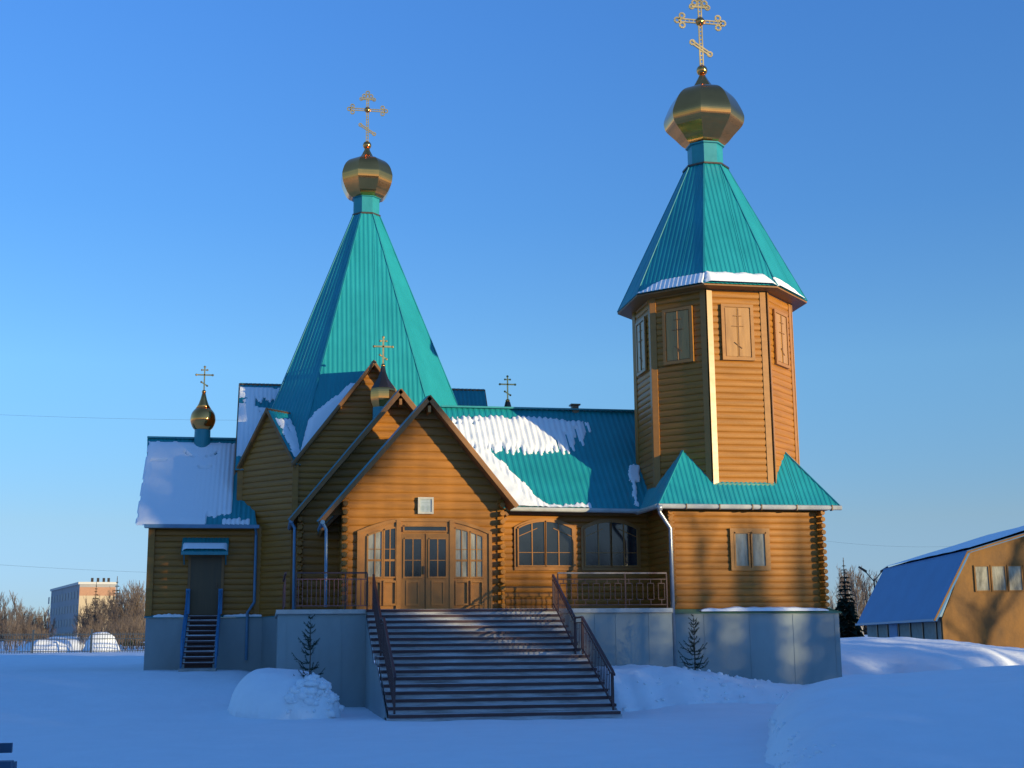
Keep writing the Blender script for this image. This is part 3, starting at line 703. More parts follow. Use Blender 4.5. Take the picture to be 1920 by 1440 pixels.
mb = MB(); mb.box(4.70,4.95,y-.049,y-.045,6.16,6.18); mb.box(4.70,4.78,y-.049,y-.045,5.93,6.08); mb.box(4.86,4.95,y-.049,y-.045,5.93,6.08); mb.build('faded_drawing', material('faded_ink', (.33,.38,.36), .4), pn)
# side steps of the wing
ss = thing('side_steps', (-2.08, 46, 1), 'narrow dark steps with blue handrails climbing to the side door of the left wing', 'stairs')
n = 10; sh = (2.84-1.15)/n
for i in range(n):
    y = 47.2-.27*(n-i)
    mb = MB(); mb.box(-2.58,-1.58,y,y+.3,1.15+sh*(i+1)-.05,1.15+sh*(i+1)); st = mb.build('step', STEPN, ss)
    mb = MB(); mb.box(-2.56,-1.6,y-.0,y+.26,1.15+sh*(i+1)+.001,1.15+sh*(i+1)+.015+.012*(i%3)); mb.build('frost', FROST, st)
    mb = MB(); mb.box(-2.52,-1.64,y+.2,y+.23,1.15+sh*i,1.15+sh*(i+1)-.05); mb.build('riser', STEPN, st)
mb = MB(); mb.box(-2.66,-1.5,44.0,44.55,.7,1.14); mb.build('base_block', CONC, ss)
for x in (-2.62,-1.54):
    mb = MB(); mb.bar((x,44.5,2.0),(x,47.1,3.72),.06,.05); h = mb.build('handrail', RAILB, ss)
    mb = MB(); mb.box(x-.07,x+.07,47.03,47.12,2.9,3.75); mb.build('newel', RAILB, h)
    mb = MB(); mb.box(x-.03,x+.03,44.47,44.53,1.0,2.03); mb.box(x-.03,x+.03,45.8,45.85,1.5,2.86); mb.bar((x,44.5,1.15),(x,47.1,2.84),.05,.16); mb.build('stringer', RAILB, h)

# ------------------------------------------------------------------ snow on the roofs and ledges
vR = V((0, 4.1, 4.01)).normalized(); nR = V((0,-4.01,4.1)).normalized()
def f_ref(u, v):
    st = .5+.5*math.sin(u*2*math.pi/.2); k = math.floor(u/.2); nn = nz(u*.8, v*.7, 1); stc = nz(k*3.7, 1.3, 2)
    top = 5.34-.13*max(0, u-9.3)-.10*st-.3*max(0, nz(u*2.2, 5))-.22*max(0, 7.2-u)
    low = 2.95+.4*stc+(.95*max(0,.35+nz(k*2.3,8)) if st < .5 else 0)+.06*max(0, u-9.5)+.15*nn
    if u > 10.2: low += (u-10.2)*1.1
    a = min(top-v, v-low, (11.6-.3*(5.2-v))-u+.4*stc)
    e = 9.1-.53*v+.14*stc+.16*nn
    b = min(e-u, 3.3-v)
    if v < .4: b = max(b, min(10.5-u, .20+.25*nz(u*3, 2)+.08*st-v))
    m_ = max(a, b)
    if a > b and v > 4.6 and u < 7.4 and (nz(u*5, v*6, 9)+.3*st) > .5: return -1      # bare screw rows at the upper left
    if a > b and u > 9.8 and nz(k*5.1, v*.4, 4)+.3*(st < .4) > .55-.25*(u-9.8): return -1
    if m_ <= 0: return -1
    return max(.012, min(.10, .02+m_*.3)*(.8+.3*nz(u*3, v*2))-.03*st*sm(3.0,.9,m_)*(0 if b > a and m_ > .4 else 1))
snow_patch('roof_snow', (0,RE,RZ), (1,0,0), vR, nR, (6.2,11.9), (.02,5.5), f_ref, 'ragged sunlit sheet of snow sliding in streaks down the roof right of the porch', .04, .07)
def f_val(u, v):
    c = 12.02+v*.17+.08*nz(v*2, 3); w = .04+(.14 if 1.5 < v < 2.4 else .02)+.06*nz(v*3, 1)
    return .05 if abs(u-c) < w and .2 < v < 2.5 else -1
snow_patch('roof_snow', (0,RE,RZ), (1,0,0), vR, nR, (11.7,12.9), (.1,2.7), f_val, 'thin snow streak in the roof valley left of the bell tower', .04, .06)
vW = V((0,3.8,3.57)).normalized(); nW = V((0,-3.57,3.8)).normalized()
def f_wing(u, v):
    st = .5+.5*math.sin(u*2*math.pi/.16); stc = nz(math.floor(u/.16)*3.1, 7)
    m_ = min(4.98-.1*nz(u*3,1)-v, u+4.42-.05*nz(v*3,2)-.07*v*0, -1.22+.12*stc-u, v-.04)
    if u > -2.1: m_ = min(m_, v-.55-.45*stc-.35*(u+2.1)*max(0,1-v) if v < 1.4 else m_)
    if v < .55: m_ = max(m_, min(-.62-u, u+1.55, .42+.25*stc-v, v-.02))
    d = math.hypot((u+2.5)*.9, (v-4.35)*1.4)
    if .50 < d < .56 and v < 4.3: m_ = -1
    for cx, cv in ((-3.95,3.75),(-2.3,3.35)):
        if abs(v-cv-.15*(u-cx)**2*4+.03) < .035 and abs(u-cx) < .26: m_ = -1
    left = sm(-2.1, -1.2, u)
    if m_ <= 0: return -1
    return min(.07, .02+m_*.2)-(.01+.03*left)*st*sm(-3.0,-1.6,u)
snow_patch('roof_snow', (0,46.9,5.87), (1,0,0), vW, nW, (-4.45,-.4), (.02,5.1), f_wing, 'smooth shaded snow sheet covering the low wing roof with the small dome', .04, .07)
vG = V((0,2.62,3.49)).normalized(); nG = V((0,-3.49,2.62)).normalized()
def f_lg(u, v):
    st = .5+.5*math.sin(u*2*math.pi/.16)
    m_ = min(4.2-v, u+1.3, 3.2 if u < .4 else -1)
    if v > 3.6: return -1 if v > 4.12-.08*nz(u*4,1) else .04-.02*st
    if 3.25 < v < 3.6 and u < -.9+.4*nz(v*4,2): return -1
    lo = 3.2-1.1*(u+.55) if u > -.55 else 9
    if u > -.6 and 3.05-.25*(u+.5) < v < 3.35+.3*nz(u*6,3)+.1*st: return -1
    if v < 1.6: m_ = min(m_, v-.4-.9*max(0,nz(math.floor(u/.16)*2.7,3)))
    if abs(u+.45+.25*math.sin(v*2.2)) < .018 and 1.9 < v < 2.9: return -1
    return -1 if m_ <= 0 else .05-.015*st
snow_patch('roof_snow', (0,48.08,8.13), (1,0,0), vG, nG, (-1.18,.9), (.1,4.3), f_lg, 'shaded snow on the high gable roof at the left end of the nave', .04, .07)
def tent_face(i):
    j = (i+1) % 8
    a = V((NX+TB[i][0], NY+TB[i][1], ZB)); b = V((NX+TB[j][0], NY+TB[j][1], ZB)); c = V((NX+(TT[i][0]+TT[j][0])/2, NY+(TT[i][1]+TT[j][1])/2, ZT))
    u = (b-a).normalized(); md = (a+b)/2; v = (c-md).normalized(); n = u.cross(v).normalized()
    return md, u, v, n
md, u_, v_, n_ = tent_face(0)
def f_t0(u, v):
    p = md+u_*u+v_*v; xg = NX-((PK-p.z)/1.332+.14)
    w = .60+.10*nz(v*3,2)-.42*sm(1.6,3.4,v)
    m_ = min(p.x-(xg-w-.10*abs(nz(v*9, 1))), xg+.3-p.x, 11.1-p.z, p.x-(NX-th+.03+.228*(p.z-ZB)))
    return -1 if m_ <= 0 else min(.07, .015+.3*m_)
snow_patch('roof_snow', md, u_, v_, n_, (-2.7,-.2), (.2,3.5), f_t0, 'long white band of snow along the roof valley of the tall front gable', .045, .06)
# slope of the diagonal gable facing the tall front gable
cA = V((NX-A, NY-H, 0)); cB = V((NX-H, NY-A, 0)); dA = (cB-cA).normalized(); nA = V((dA.y,-dA.x,0)); midA = (cA+cB)/2; hwA = (cB-cA).length/2; slA = (10.06-ZE)/hwA
OA = midA+dA*hwA+nA*.14+V((0,0,ZE)); vA_ = (-dA+V((0,0,slA))).normalized(); uA = -nA; nAs = uA.cross(vA_); nAs = nAs if nAs.z > 0 else -nAs
def f_dg(u, v):
    p = OA+uA*u+vA_*v; dz = p.z-(PK-1.332*(NX-p.x))
    m1 = min(dz+.2, .62+.16*nz(v*4,3)+.10*nz(v*9,u*9)-dz)
    m2 = min(u-.18-.1*nz(v*4,6), .95+.2*nz(v*5,2)-u, 1.9+.2*nz(u*5,3)-v)
    m_ = max(m1, m2)
    if 1.3 < v < 1.55 and .5 < u < .62: m_ = -1
    return -1 if m_ <= 0 else min(.06, .015+.3*m_)
snow_patch('roof_snow', OA, uA, vA_, nAs, (.0,2.7), (.02,2.3), f_dg, 'patch of snow caught between the two left gables at the foot of the main tent roof', .04, .05)
for k, lab in ((7, 'thin crusted snow rim on the shaded left eave of the bell tower tent'), (0, 'thick sunlit snow rim on the front eave of the bell tower tent'), (1, 'narrow snow rim on the right eave of the bell tower tent')):
    a = V((*octp(Rt,k),zt0)); b = V((*octp(Rt,k+1),zt0)); c = V((*octp(Ru,k),zt1))
    mdk = (a+b)/2; u = (b-a).normalized(); tp = (c+V((*octp(Ru,k+1),zt1)))/2; v = (tp-mdk).normalized(); n = u.cross(v).normalized()
    def f_e(s, t, k=k):
        w = {7: .42*sm(-1.35,-.3,s), 0: .46*sm(1.3,.8,s)*sm(-1.27,-1.15,s)+.0, 1: .34*sm(1.28,-.6,s)}[k]+.05*nz(s*3,k)
        st = .5+.5*math.sin(s*2*math.pi/.16)
        m_ = min(w-t, 1.24-s, s+1.24)
        return -1 if m_ <= 0 or w < .03 else min(.13 if k == 0 else .06, .03+m_*.6)-.02*st*(k == 7)
    snow_patch('roof_snow', mdk, u, v, n, (-1.3,1.3), (-.02,.6), f_e, lab, .035, .035)
def f_aw(u, v): return min(.09, .03+.5*min(.46-v, .74-abs(u))) if v < .46 and abs(u) < .74 else -1
vA = V((0,.61,.52)).normalized(); snow_patch('roof_snow', (-2.1,46.75,4.98), (1,0,0), vA, V((0,-.52,.61)), (-.8,.8), (.03,.6), f_aw, 'slab of snow on the little blue awning over the side door', .05, .04)
def ledge(name, pts, label, w, h, seed):
    """low snow ridge along a ledge"""
    mb = MB(); nseg = 40; prev = None
    a, b = V(pts[0]), V(pts[1]); d = (b-a).normalized(); s = V((-d.y, d.x, 0))
    for i in range(nseg+1):
        t = i/nseg; p = a+(b-a)*t; k = math.sin(math.pi*min(1, max(0, t)))**.35*(.75+.5*nz(t*9, seed)); ww = w*(.85+.25*nz(t*7, seed, 3))
        ring = [p-s*ww/2-V((0,0,.03)), p-s*ww*.42+V((0,0,h*k*.7)), p+V((0,0,h*k)), p+s*ww*.45+V((0,0,h*k*.8)), p+s*ww/2-V((0,0,.03))]
        if prev:
            for q in range(4): mb.face([prev[q], ring[q], ring[q+1], prev[q+1]])
        prev = ring
    return tag(mb.build(name, SNOWR, None, smooth=False), label, 'snow')
ledge('ledge_snow', ((13.45,40.84,2.80),(17.7,40.84,2.80)), 'long wavy strip of snow on the plinth ledge under the tower window', .34, .14, 1)
ledge('ledge_snow', ((-3.75,47.28,2.84),(-2.72,47.28,2.84)), 'snow strip on the plinth ledge left of the side door', .2, .1, 2)
ledge('ledge_snow', ((-1.42,47.28,2.84),(.1,47.28,2.84)), 'snow strip on the plinth ledge right of the side door', .2, .08, 3)

# ------------------------------------------------------------------ snow piles
heap('snow_pile', .42, 36.2, 1.42, 1.7, 1.10, 'smooth rounded snow pile left of the stairs behind the lumpy heap', 1, .025, .9, 2.8, step=.08)
lumpy = heap('snow_pile', 1.15, 35.3, .80, .9, .72, 'lumpy shovelled snow heap around the foot of the little spruce left of the stairs', 4, .15, 3.4, 3.0, step=.035)
add_chunks(lumpy, 260, lambda v: v[2] > .05 and math.hypot(v[0]-1.15, v[1]-35.3) < .88 and v[1] < 35.5, .03, .16, 3)
def bank(name, xs, ys, hfn, label):
    def fn(x, y):
        h = hfn(x, y); return ground_z(x, y)+(h if h > .02 else -.12)
    return tag(grid_obj(name, axis([(xs[0],xs[1],xs[2])]), axis([(ys[0],ys[1],ys[2])]), fn, SNOW), label, 'snow pile')
def on_bank(h, lo, hi): return lambda v: lo < h(v[0], v[1]) < hi
def h_bank(x, y):
    front = 35.6+.5*nz(x*.6,2)+.25*nz(x*1.7,4)+.9*sm(13,18.5,x)
    e = sm(8.75,9.5,x)*(1-sm(18.2,19.8,x))
    f = sm(0, 2.1, y-front)**.8
    top = .80-.75*sm(10,16.5,x)-ground_z(x,y)*.7
    return e*f*(top+.3)+e*f*(1-.6*f)*.16*(nz(x*1.6,y*1.6,5)+.6*nz(x*4,y*4,6)+.3*nz(x*9,y*9,2))
bk = bank('snow_pile', (8.6,20,.09), (34.6,41.2,.09), h_bank, 'low snow bank along the plinth right of the stairs')
add_chunks(bk, 150, lambda v: .04 < h_bank(v[0], v[1]) < .7 and v[0] < 15, .015, .09, 8)
def h_drift(x, y):
    t = min(1, max(0, (x-.384*y-.25*nz(y*.5,3)-.12*nz(y*1.7,1))/1.5)); dx = math.sqrt(1-(1-t)**2)
    e = dx*sm(12.0,22.5,y)*(1-sm(28,31.5,y))*(1-sm(30,36,x))
    return e*(1.02+.26*sm(11,18,x)+.12*nz(x*.3,y*.45,8)+.05*nz(x*.9,y*1.1,2))+.05*(1-t)*e*(nz(x*3,y*3)+.5*nz(x*7,y*7))
dk = bank('snow_pile', (4.4,36,.15), (12,32,.15), h_drift, 'big smooth snow drift in the right foreground')
add_chunks(dk, 110, lambda v: .02 < h_drift(v[0], v[1]) < .5 and v[0]-.384*v[1] < .9 and v[1] > 17, .012, .07, 9)
heap('snow_pile', 27, 57, 8.5, 6.5, 1.15, 'long snow drift behind the bell tower in front of the barn', 17, .1, .3, 2.0, step=.4)
heap('snow_pile', -10.8, 95, 1.15, 1.4, 1.25, 'pointed sunlit snow pile behind the iron fence', 21, .25, .6, 1.6, step=.25)
heap('snow_pile', -14.6, 96, 1.7, 1.6, .75, 'ragged snow pile behind the left bay of the iron fence', 25, .35, .8, 1.8, step=.25)
heap('snow_pile', -19.0, 140, 5, 5, 1.2, 'distant snow mound in front of the apartment block', 29, .2, .3, 2.0, step=.6)

# ------------------------------------------------------------------ trees
rnd = random.Random(5)
def young_spruce(name, loc, h, r, label, seed, lo=.1):
    rg = random.Random(seed); t = thing(name, loc, label, 'spruce')
    tr = MB(); tr.tube([(0,0,-.1),(.01,.01,h*.5),(0,0,h)], [.022,.015,.004], 6); trk = tr.build('trunk', BARK, t, local=True)
    mb = MB(); z = h*lo
    while z < h*.985:
        f = (z/h-lo)/(1-lo); L = r*(1-f)**.85*(.8+.4*rg.random())+.04; nb = 5 if f < .8 else 4; a0 = rg.random()*6
        for k in range(nb):
            if rg.random() < .24: continue
            a = a0+2*math.pi*k/nb+rg.uniform(-.35,.35); l = L*rg.uniform(.55,1.15)
            d = V((math.cos(a),math.sin(a),0)); el = .15+.6*f
            P = [V((0,0,z))+d*l*s+V((0,0,l*(el*s-.25*math.sin(s*3)*(1-f)+.3*s*s))) for s in (0,.35,.7,1)]
            mb.tube(P, [.009,.007,.005,.003], 4)
            ns = int(l/.012)+4
            for q in range(ns):
                s = .12+.88*q/ns; i = min(2, int(s*3)); p = P[i].lerp(P[i+1], s*3-i)
                for w in range(3):
                    th = rg.random()*6.28; side = d.cross(V((0,0,1))); dd = (d*.6+side*math.cos(th)*.8+V((0,0,math.sin(th)*.7))).normalized()
                    ln = rg.uniform(.035,.065); e = p+dd*ln; s2 = dd.cross(V((.3,.5,.8))).normalized()*.006
                    mb.face([p-s2, p+s2, e])
            if l > .2:                                        # side twigs
                for sg in (-1,1):
                    p = P[1].lerp(P[2], rg.random()); q = p+(d*.7+d.cross(V((0,0,1)))*sg*.7)*l*.35+V((0,0,.02))
                    for w in range(16):
                        c = p.lerp(q, w/16); th = rg.random()*6.28; dd = (d+V((math.cos(th),math.sin(th),rg.uniform(-.6,.6)))).normalized(); e = c+dd*.05
                        s2 = dd.cross(V((.3,.5,.8))).normalized()*.006; mb.face([c-s2,c+s2,e])
        z += h*rg.uniform(.045,.085)
    mb.build('crown', SPRN, t, local=True); return t
young_spruce('young_spruce', (1.15,35.5,.74), 1.9, .46, 'small thin spruce standing in the lumpy snow heap left of the stairs', 3)
young_spruce('young_spruce', (12.5,38.6,h_bank(12.5,38.6)+ground_z(12.5,38.6)-.05), 1.66, .44, 'small thin spruce in the snow bank before the grey tower plinth', 11)

def bare_tree_mb(mbt, mbc, rg, h, spread, base=V((0,0,0)), trunk_r=.05, order=3, bush=False, tw=.018):
    def grow(p, d, L, r, lv):
        segs = 3; pts = [p]; q = p
        for i in range(segs):
            d2 = (d+V((rg.uniform(-.18,.18),rg.uniform(-.18,.18),rg.uniform(-.02,.14)))).normalized(); q = q+d2*L/segs; pts.append(q); d = d2
        (mbt if lv == 0 else mbc).tube(pts, [r*(1-.6*i/segs) for i in range(segs+1)], 5 if lv == 0 else 3, cap=False)
        if lv >= order: return
        nb = (12, 8, 5)[min(lv,2)]
        for k in range(nb):
            f = (.25 if lv == 0 else .2)+(.75)*((k+rg.random())/nb); i = min(segs-1, int(f*segs)); b = pts[i].lerp(pts[i+1], f*segs-i)
            a = rg.random()*6.28; t = rg.uniform(.4,.85)*spread; dd = (d*1.0+V((math.cos(a)*t,math.sin(a)*t,.35))).normalized()
            grow(b, dd, L*rg.uniform(.32,.5)*(1-.35*f if lv == 0 else 1), max(tw*.5, r*.42), lv+1)
    if bush:
        for k in range(8):
            a = rg.random()*6.28; grow(base, V((math.cos(a)*.35,math.sin(a)*.35,1)).normalized(), h*rg.uniform(.6,.95), trunk_r*.6, 0)
    else: grow(base, V((rg.uniform(-.05,.05),rg.uniform(-.05,.05),1)), h*.92, trunk_r, 0)
def spruce_mb(mbt, mbc, rg, h, r, base=V((0,0,0)), dense=1.0):
    mbt.tube([base, base+V((0,0,h))], [.02*h, .004*h], 5, cap=False)
    z = h*.06
    while z < h*.99:
        f = z/h; L = r*(1-f)**.9+.03*h*(1-f); nb = int((9 if f < .6 else 6)*dense)+1; a0 = rg.random()*6
        for k in range(nb):
            a = a0+6.283*k/nb+rg.uniform(-.3,.3); l = L*rg.uniform(.65,1.15); d = V((math.cos(a),math.sin(a),0)); s = V((-d.y,d.x,0))*l*.32
            p = base+V((0,0,z)); e = p+d*l-V((0,0,l*rg.uniform(.15,.5))); m1 = p+d*l*.55-V((0,0,l*.02))
            mbc.face([p, m1+s, e, m1-s]); mbc.face([p+V((0,0,-.02*h)), m1+s*.6-V((0,0,l*.3)), m1-s*.6-V((0,0,l*.3))])
        z += h*rg.uniform(.035,.06)
def tree_proto(kind, seed, h, r):
    rg = random.Random(seed); a, b = MB(), MB()
    if kind == 'spruce': spruce_mb(a, b, rg, h, r); return a, b
    bare_tree_mb(a, b, rg, h, r, trunk_r=.045*h/5, order=3 if kind == 'bare' else 2, bush=(kind == 'bush'), tw=.024*h/5); return a, b
def plant_trees(name, kind, seeds, h, r, spots, label_fn, cat, group, mats):
    protos = []
    for i, sd in enumerate(seeds):
        a, b = tree_proto(kind, sd, h, r); protos.append((a, b))
    meshes = {}
    for n_, (x, y, s) in enumerate(spots):
        lab, grp = label_fn(n_, x, y); i = n_ % len(protos)
        t = thing(name, (x, y, ground_z(x, y)-.1), lab, cat, grp); t.rotation_euler = (0,0,rnd.random()*6.28); t.scale = (s*rnd.uniform(.85,1.1), s*rnd.uniform(.85,1.1), s)
        for nm, q, mt in (('trunk',0,mats[0]),('crown',1,mats[1])):
            if (i, nm) not in meshes: o = protos[i][q].build(nm, mt, t, local=True); meshes[i, nm] = o
            else:
                o = meshes[i, nm].copy(); COL.objects.link(o); o.parent = t
def wxy(px, Y): return px_x(px, Y)
def px_x(px, Y):                                              # world x of a photo column at distance Y near the horizon
    d = fw + rt*((px-960)/2500) + up*((720-1200)/2500); return d.x/d.y*Y
rt_, sp = rnd, []
spots = [(px_x(px, Y), Y, s) for px, Y, s in ((4,150,1.15),(18,158,1.05),(33,150,1.25),(48,165,.95),(64,170,.85),(80,175,.8),(-12,150,1.2),(25,175,1.1),(92,180,.8),(56,150,.8),(70,160,.65),(-3,170,1.2),(10,140,.8),(28,145,.75),(40,142,.8),(52,150,.65),(70,145,.6),(86,150,.6),(15,165,.9),(36,168,.85),(60,172,.75),(74,155,.6))]
plant_trees('bare_tree', 'bare', (1,2,3), 4.3, 1.0, spots, lambda n,x,y: ('leafless brown tree in the thin wood left of the apartment block', 'bare trees left of the block'), 'tree', None, (BARK, TWIG))
spots = [(px_x(px, Y), Y, s) for px, Y, s in ((142,170,.75),(150,160,.85),(158,150,.9),(168,140,.95),(177,150,1.0),(186,145,.95),(195,150,1.05),(205,155,1.1),(214,145,1.1),(223,150,1.15),(233,140,1.1),(243,150,1.2),(252,145,1.2),(262,150,1.25),(271,140,1.3),(281,150,1.3),(200,170,1.2),(228,172,1.25),(256,170,1.35),(290,160,1.35),(135,180,.7),(163,168,.85),(210,175,1.1),(240,180,1.3),(268,178,1.35),(146,158,.7),(155,140,.75),(163,145,.8),(172,138,.85),(182,152,.95),(191,138,.95),(200,142,1.0),(209,138,1.0),(218,152,1.15),(228,140,1.1),(238,152,1.2),(247,138,1.15),(257,152,1.25),(266,140,1.2),(276,150,1.3),(286,145,1.25))]
plant_trees('bare_tree', 'bare', (6,7,8,9), 4.7, .95, spots, lambda n,x,y: ('leafless brown tree in the thicket between the apartment block and the church', 'bare trees right of the block'), 'tree', None, (BARK, TWIG))
spots = [(px_x(px, Y), Y, s) for px, Y, s in ((15,112,1.0),(40,120,1.1),(62,115,.8),(150,125,.8),(173,118,.95),(188,122,.8),(205,120,.95),(232,125,1.1),(255,118,1.0),(275,125,1.1),(8,135,1.2),(80,130,.7),(25,128,1.0),(50,132,.9),(70,128,.8),(160,132,.8),(196,135,1.0),(215,130,1.05),(222,118,.95),(243,132,1.1),(265,130,1.1))]
plant_trees('bare_bush', 'bush', (12,13), 2.6, .9, spots, lambda n,x,y: ('leafless brown bush growing beyond the iron fence', 'bushes beyond the fence'), 'bush', None, (BARK, TWIG))
spots = [(px_x(px, Y), Y, s) for px, Y, s in ((154,195,.85),(171,200,1.2),(210,190,1.25),(238,200,1.1),(252,195,1.2))]
plant_trees('spruce_tree', 'spruce', (15,16), 7.6, 1.5, spots, lambda n,x,y: ('dark spruce rising from the bare thicket in front of the apartment block', 'spruces in the left thicket'), 'spruce', None, (BARK, SPRN))
spots = [(px_x(px, Y), Y, s) for px, Y, s in ((1585,105,1.15),(1573,118,.8),(1596,112,.75))]
plant_trees('spruce_tree', 'spruce', (17,18,19), 6.4, 1.6, spots, lambda n,x,y: (('tallest dark spruce between the bell tower and the barn','dark shorter spruce close to the tower plinth, left of the tallest spruce','dark short spruce just right of the tallest spruce by the barn')[n], 'spruces by the barn'), 'spruce', None, (BARK, SPRN))
spots = [(px_x(px, Y), Y, s) for px, Y, s in ((1562,140,1.15),(1570,150,1.2),(1601,135,1.1),(1607,120,1.0),(1614,140,1.15),(1620,128,1.0),(1627,145,1.1),(1635,135,1.0),(1643,150,1.0),(1590,155,1.2),(1610,165,1.25),(1625,170,1.2),(1580,165,1.2))]
plant_trees('birch_tree', 'bare', (22,23,24), 6.4, .8, spots, lambda n,x,y: ('slender leafless birch behind the spruces beside the barn', 'birches beside the barn'), 'birch', None, (BIRCH, TWIG))
# far woods on the horizon
wm = MB(); wb = MB(); rg = random.Random(31)
for k in range(150):
    side = k % 3; Y = rg.uniform(400,470); x = px_x(rg.uniform(-60,330) if side < 2 else rg.uniform(1540,1720), Y)
    b = V((x, Y, ground_z(x,Y)-.5))
    if rg.random() < .45: spruce_mb(wb, wb, rg, rg.uniform(7,11), rg.uniform(2,3), b)
    else: bare_tree_mb(wb, wb, rg, rg.uniform(7,11), 1.0, b, .12, 2, tw=.12)
tag(wb.build('far_wood', TWIG), 'brown far wood along the horizon', 'wood', kind='stuff')

# ------------------------------------------------------------------ things round the church
# iron fence
fn_ = thing('iron_fence', (-12, 88, 1.4), 'dark iron picket fence standing in the snow left of the church', 'fence')
fx = [px_x(57,88)-3.55*2, px_x(57,88)-3.55, px_x(57,88), px_x(167,88), px_x(167,88)+3.55, px_x(167,88)+7.1]
for i, x in enumerate(fx):
    mb = MB(); mb.box(x-.05,x+.05,87.95,88.05,1.0,2.85); mb.prism([(x-.07,87.93,2.85),(x+.07,87.93,2.85),(x+.07,88.07,2.85),(x-.07,88.07,2.85)],(0,0,.05)); mb.build('post', FENCEM, fn_)
    if i+1 < len(fx):
        a, b = x+.05, fx[i+1]-.05; mb = MB()
        for z in (1.55,2.3,2.58): mb.box(a,b,87.98,88.02,z,z+.05)
        k = a+.13
        while k < b: mb.box(k-.014,k+.014,87.985,88.015,1.3,2.72); k += .155
        mb.build('picket_panel', FENCEM, fn_)
# apartment block
ab = thing('apartment_block', (-39.5, 300, 3), 'distant apartment block with a sunlit cream end and a shaded long side', 'building')
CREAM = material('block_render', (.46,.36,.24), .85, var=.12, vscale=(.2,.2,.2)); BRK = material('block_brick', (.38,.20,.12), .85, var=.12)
SHD = material('block_shaded_side', (.30,.29,.30), .85, var=.12, vscale=(.2,.2,.2)); DGL = material('block_glass', (.17,.17,.18), .5)  # the grey wall colour has the long side's shade put in
Cn = V((-39.3,300,0)); e1 = V((1,.12,0)).normalized(); e2 = V((-.30,1,0)).normalized(); L1, L2 = 7.4, 40.0; z0, z1 = 2.0, 15.0
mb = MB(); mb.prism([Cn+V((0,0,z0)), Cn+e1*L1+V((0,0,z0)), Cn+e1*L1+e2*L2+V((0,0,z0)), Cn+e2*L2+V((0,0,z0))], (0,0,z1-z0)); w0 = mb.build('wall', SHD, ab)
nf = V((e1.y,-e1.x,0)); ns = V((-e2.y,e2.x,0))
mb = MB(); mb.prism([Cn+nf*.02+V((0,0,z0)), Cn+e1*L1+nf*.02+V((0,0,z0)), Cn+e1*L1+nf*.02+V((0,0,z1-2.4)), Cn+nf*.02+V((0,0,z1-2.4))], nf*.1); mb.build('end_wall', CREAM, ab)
mb = MB(); mb.prism([Cn+nf*.02+V((0,0,z1-2.4)), Cn+e1*L1+nf*.02+V((0,0,z1-2.4)), Cn+e1*L1+nf*.02+V((0,0,z1-.6)), Cn+nf*.02+V((0,0,z1-.6))], nf*.12); mb.build('brick_band', BRK, ab)
mb = MB(); mb.prism([Cn-e1*.3+nf*.3+V((0,0,z1)), Cn+e1*(L1+.3)+nf*.3+V((0,0,z1)), Cn+e1*(L1+.3)+e2*L2+V((0,0,z1)), Cn-e1*.3+e2*L2+V((0,0,z1))], (0,0,.5)); rf = mb.build('roof', material('block_roof', (.5,.48,.45), .8), ab)
for s in (3.0,4.2,5.4,6.4): p = Cn+e1*s+e2*3; mb = MB(); mb.box(p.x-.25,p.x+.25,p.y-.25,p.y+.25,z1+.5,z1+1.5); mb.build('vent', DARKM, rf)
for fl in range(4):
    for k in range(11):
        p = Cn+e2*(2+k*4)+ns*.02+V((0,0,z0+1.4+fl*2.9)); q = p+e2*1.8
        mb = MB(); mb.prism([p, q, q+V((0,0,1.6)), p+V((0,0,1.6))], ns*.05); mb.build('window', DGL, ab)
# barn with a mansard roof
G0 = V((39.9,76.2,0)); ax = V((.205,.979,0)).normalized(); gd = V((.979,-.205,0)).normalized()
BARNW = material('barn_wall', (.22,.10,.022), .75, var=.4, vscale=(.9,.9,.5), bump=.2, bscale=6)
BROOF = material('barn_roof', (.022,.13,.30), .55, vscale=(.35,.25,.35), col2=(.07,.21,.40)); BGREY = material('barn_panel', (.23,.23,.21), .8, var=.2)
barn = thing('barn', (50, 78, 1.2), 'large barn with a blue mansard roof and a sunlit ochre gable at the right edge', 'barn')
def bp(s, a, z): return G0+gd*s+ax*a+V((0,0,z))
HWD = 11.0
gab = [(.55,-.5),(.55,3.1),(2.35,7.0),(HWD,9.5),(2*HWD-2.35,7.0),(2*HWD-.55,3.1),(2*HWD-.55,-.5)]
mb = MB(); mb.prism([bp(s,.25,z) for s, z in gab], ax*.2); mb.build('gable_wall', BARNW, barn)
mb = MB(); mb.prism([bp(.6,.45,-.5), bp(.6,20,-.5), bp(.6,20,3.2), bp(.6,.45,3.2)], gd*.15); sw = mb.build('side_wall', BGREY, barn)
for a in (.5,1.6,4.6,7.6,10.6,13.6,16.6): mb = MB(); mb.prism([bp(.52,a,-.5), bp(.52,a+.16,-.5), bp(.52,a+.16,3.1), bp(.52,a,3.1)], gd*.1); mb.build('post', DARKM, sw)
mb = MB(); mb.prism([bp(.50,10.9,.6), bp(.50,13.0,.6), bp(.50,13.0,2.9), bp(.50,10.9,2.9)], gd*.07); mb.build('side_door', BROOF, sw)
def broof(P, outw, nm='roof'):
    O, u, v, n = plane_frame(P, outw); mb = MB(); mb.prism(P, -n*.18); return mb.build(nm, BROOF, barn)
r1 = broof([bp(-.1,-.35,3.0), bp(-.1,20.4,3.0), bp(2.2,20.4,7.12), bp(2.2,-.35,7.12)], -gd+V((0,0,.3)))
r2 = broof([bp(2.15,-.35,7.14), bp(2.15,20.4,7.14), bp(HWD,20.4,9.72), bp(HWD,-.35,9.72)], -gd*.2+V((0,0,1)))
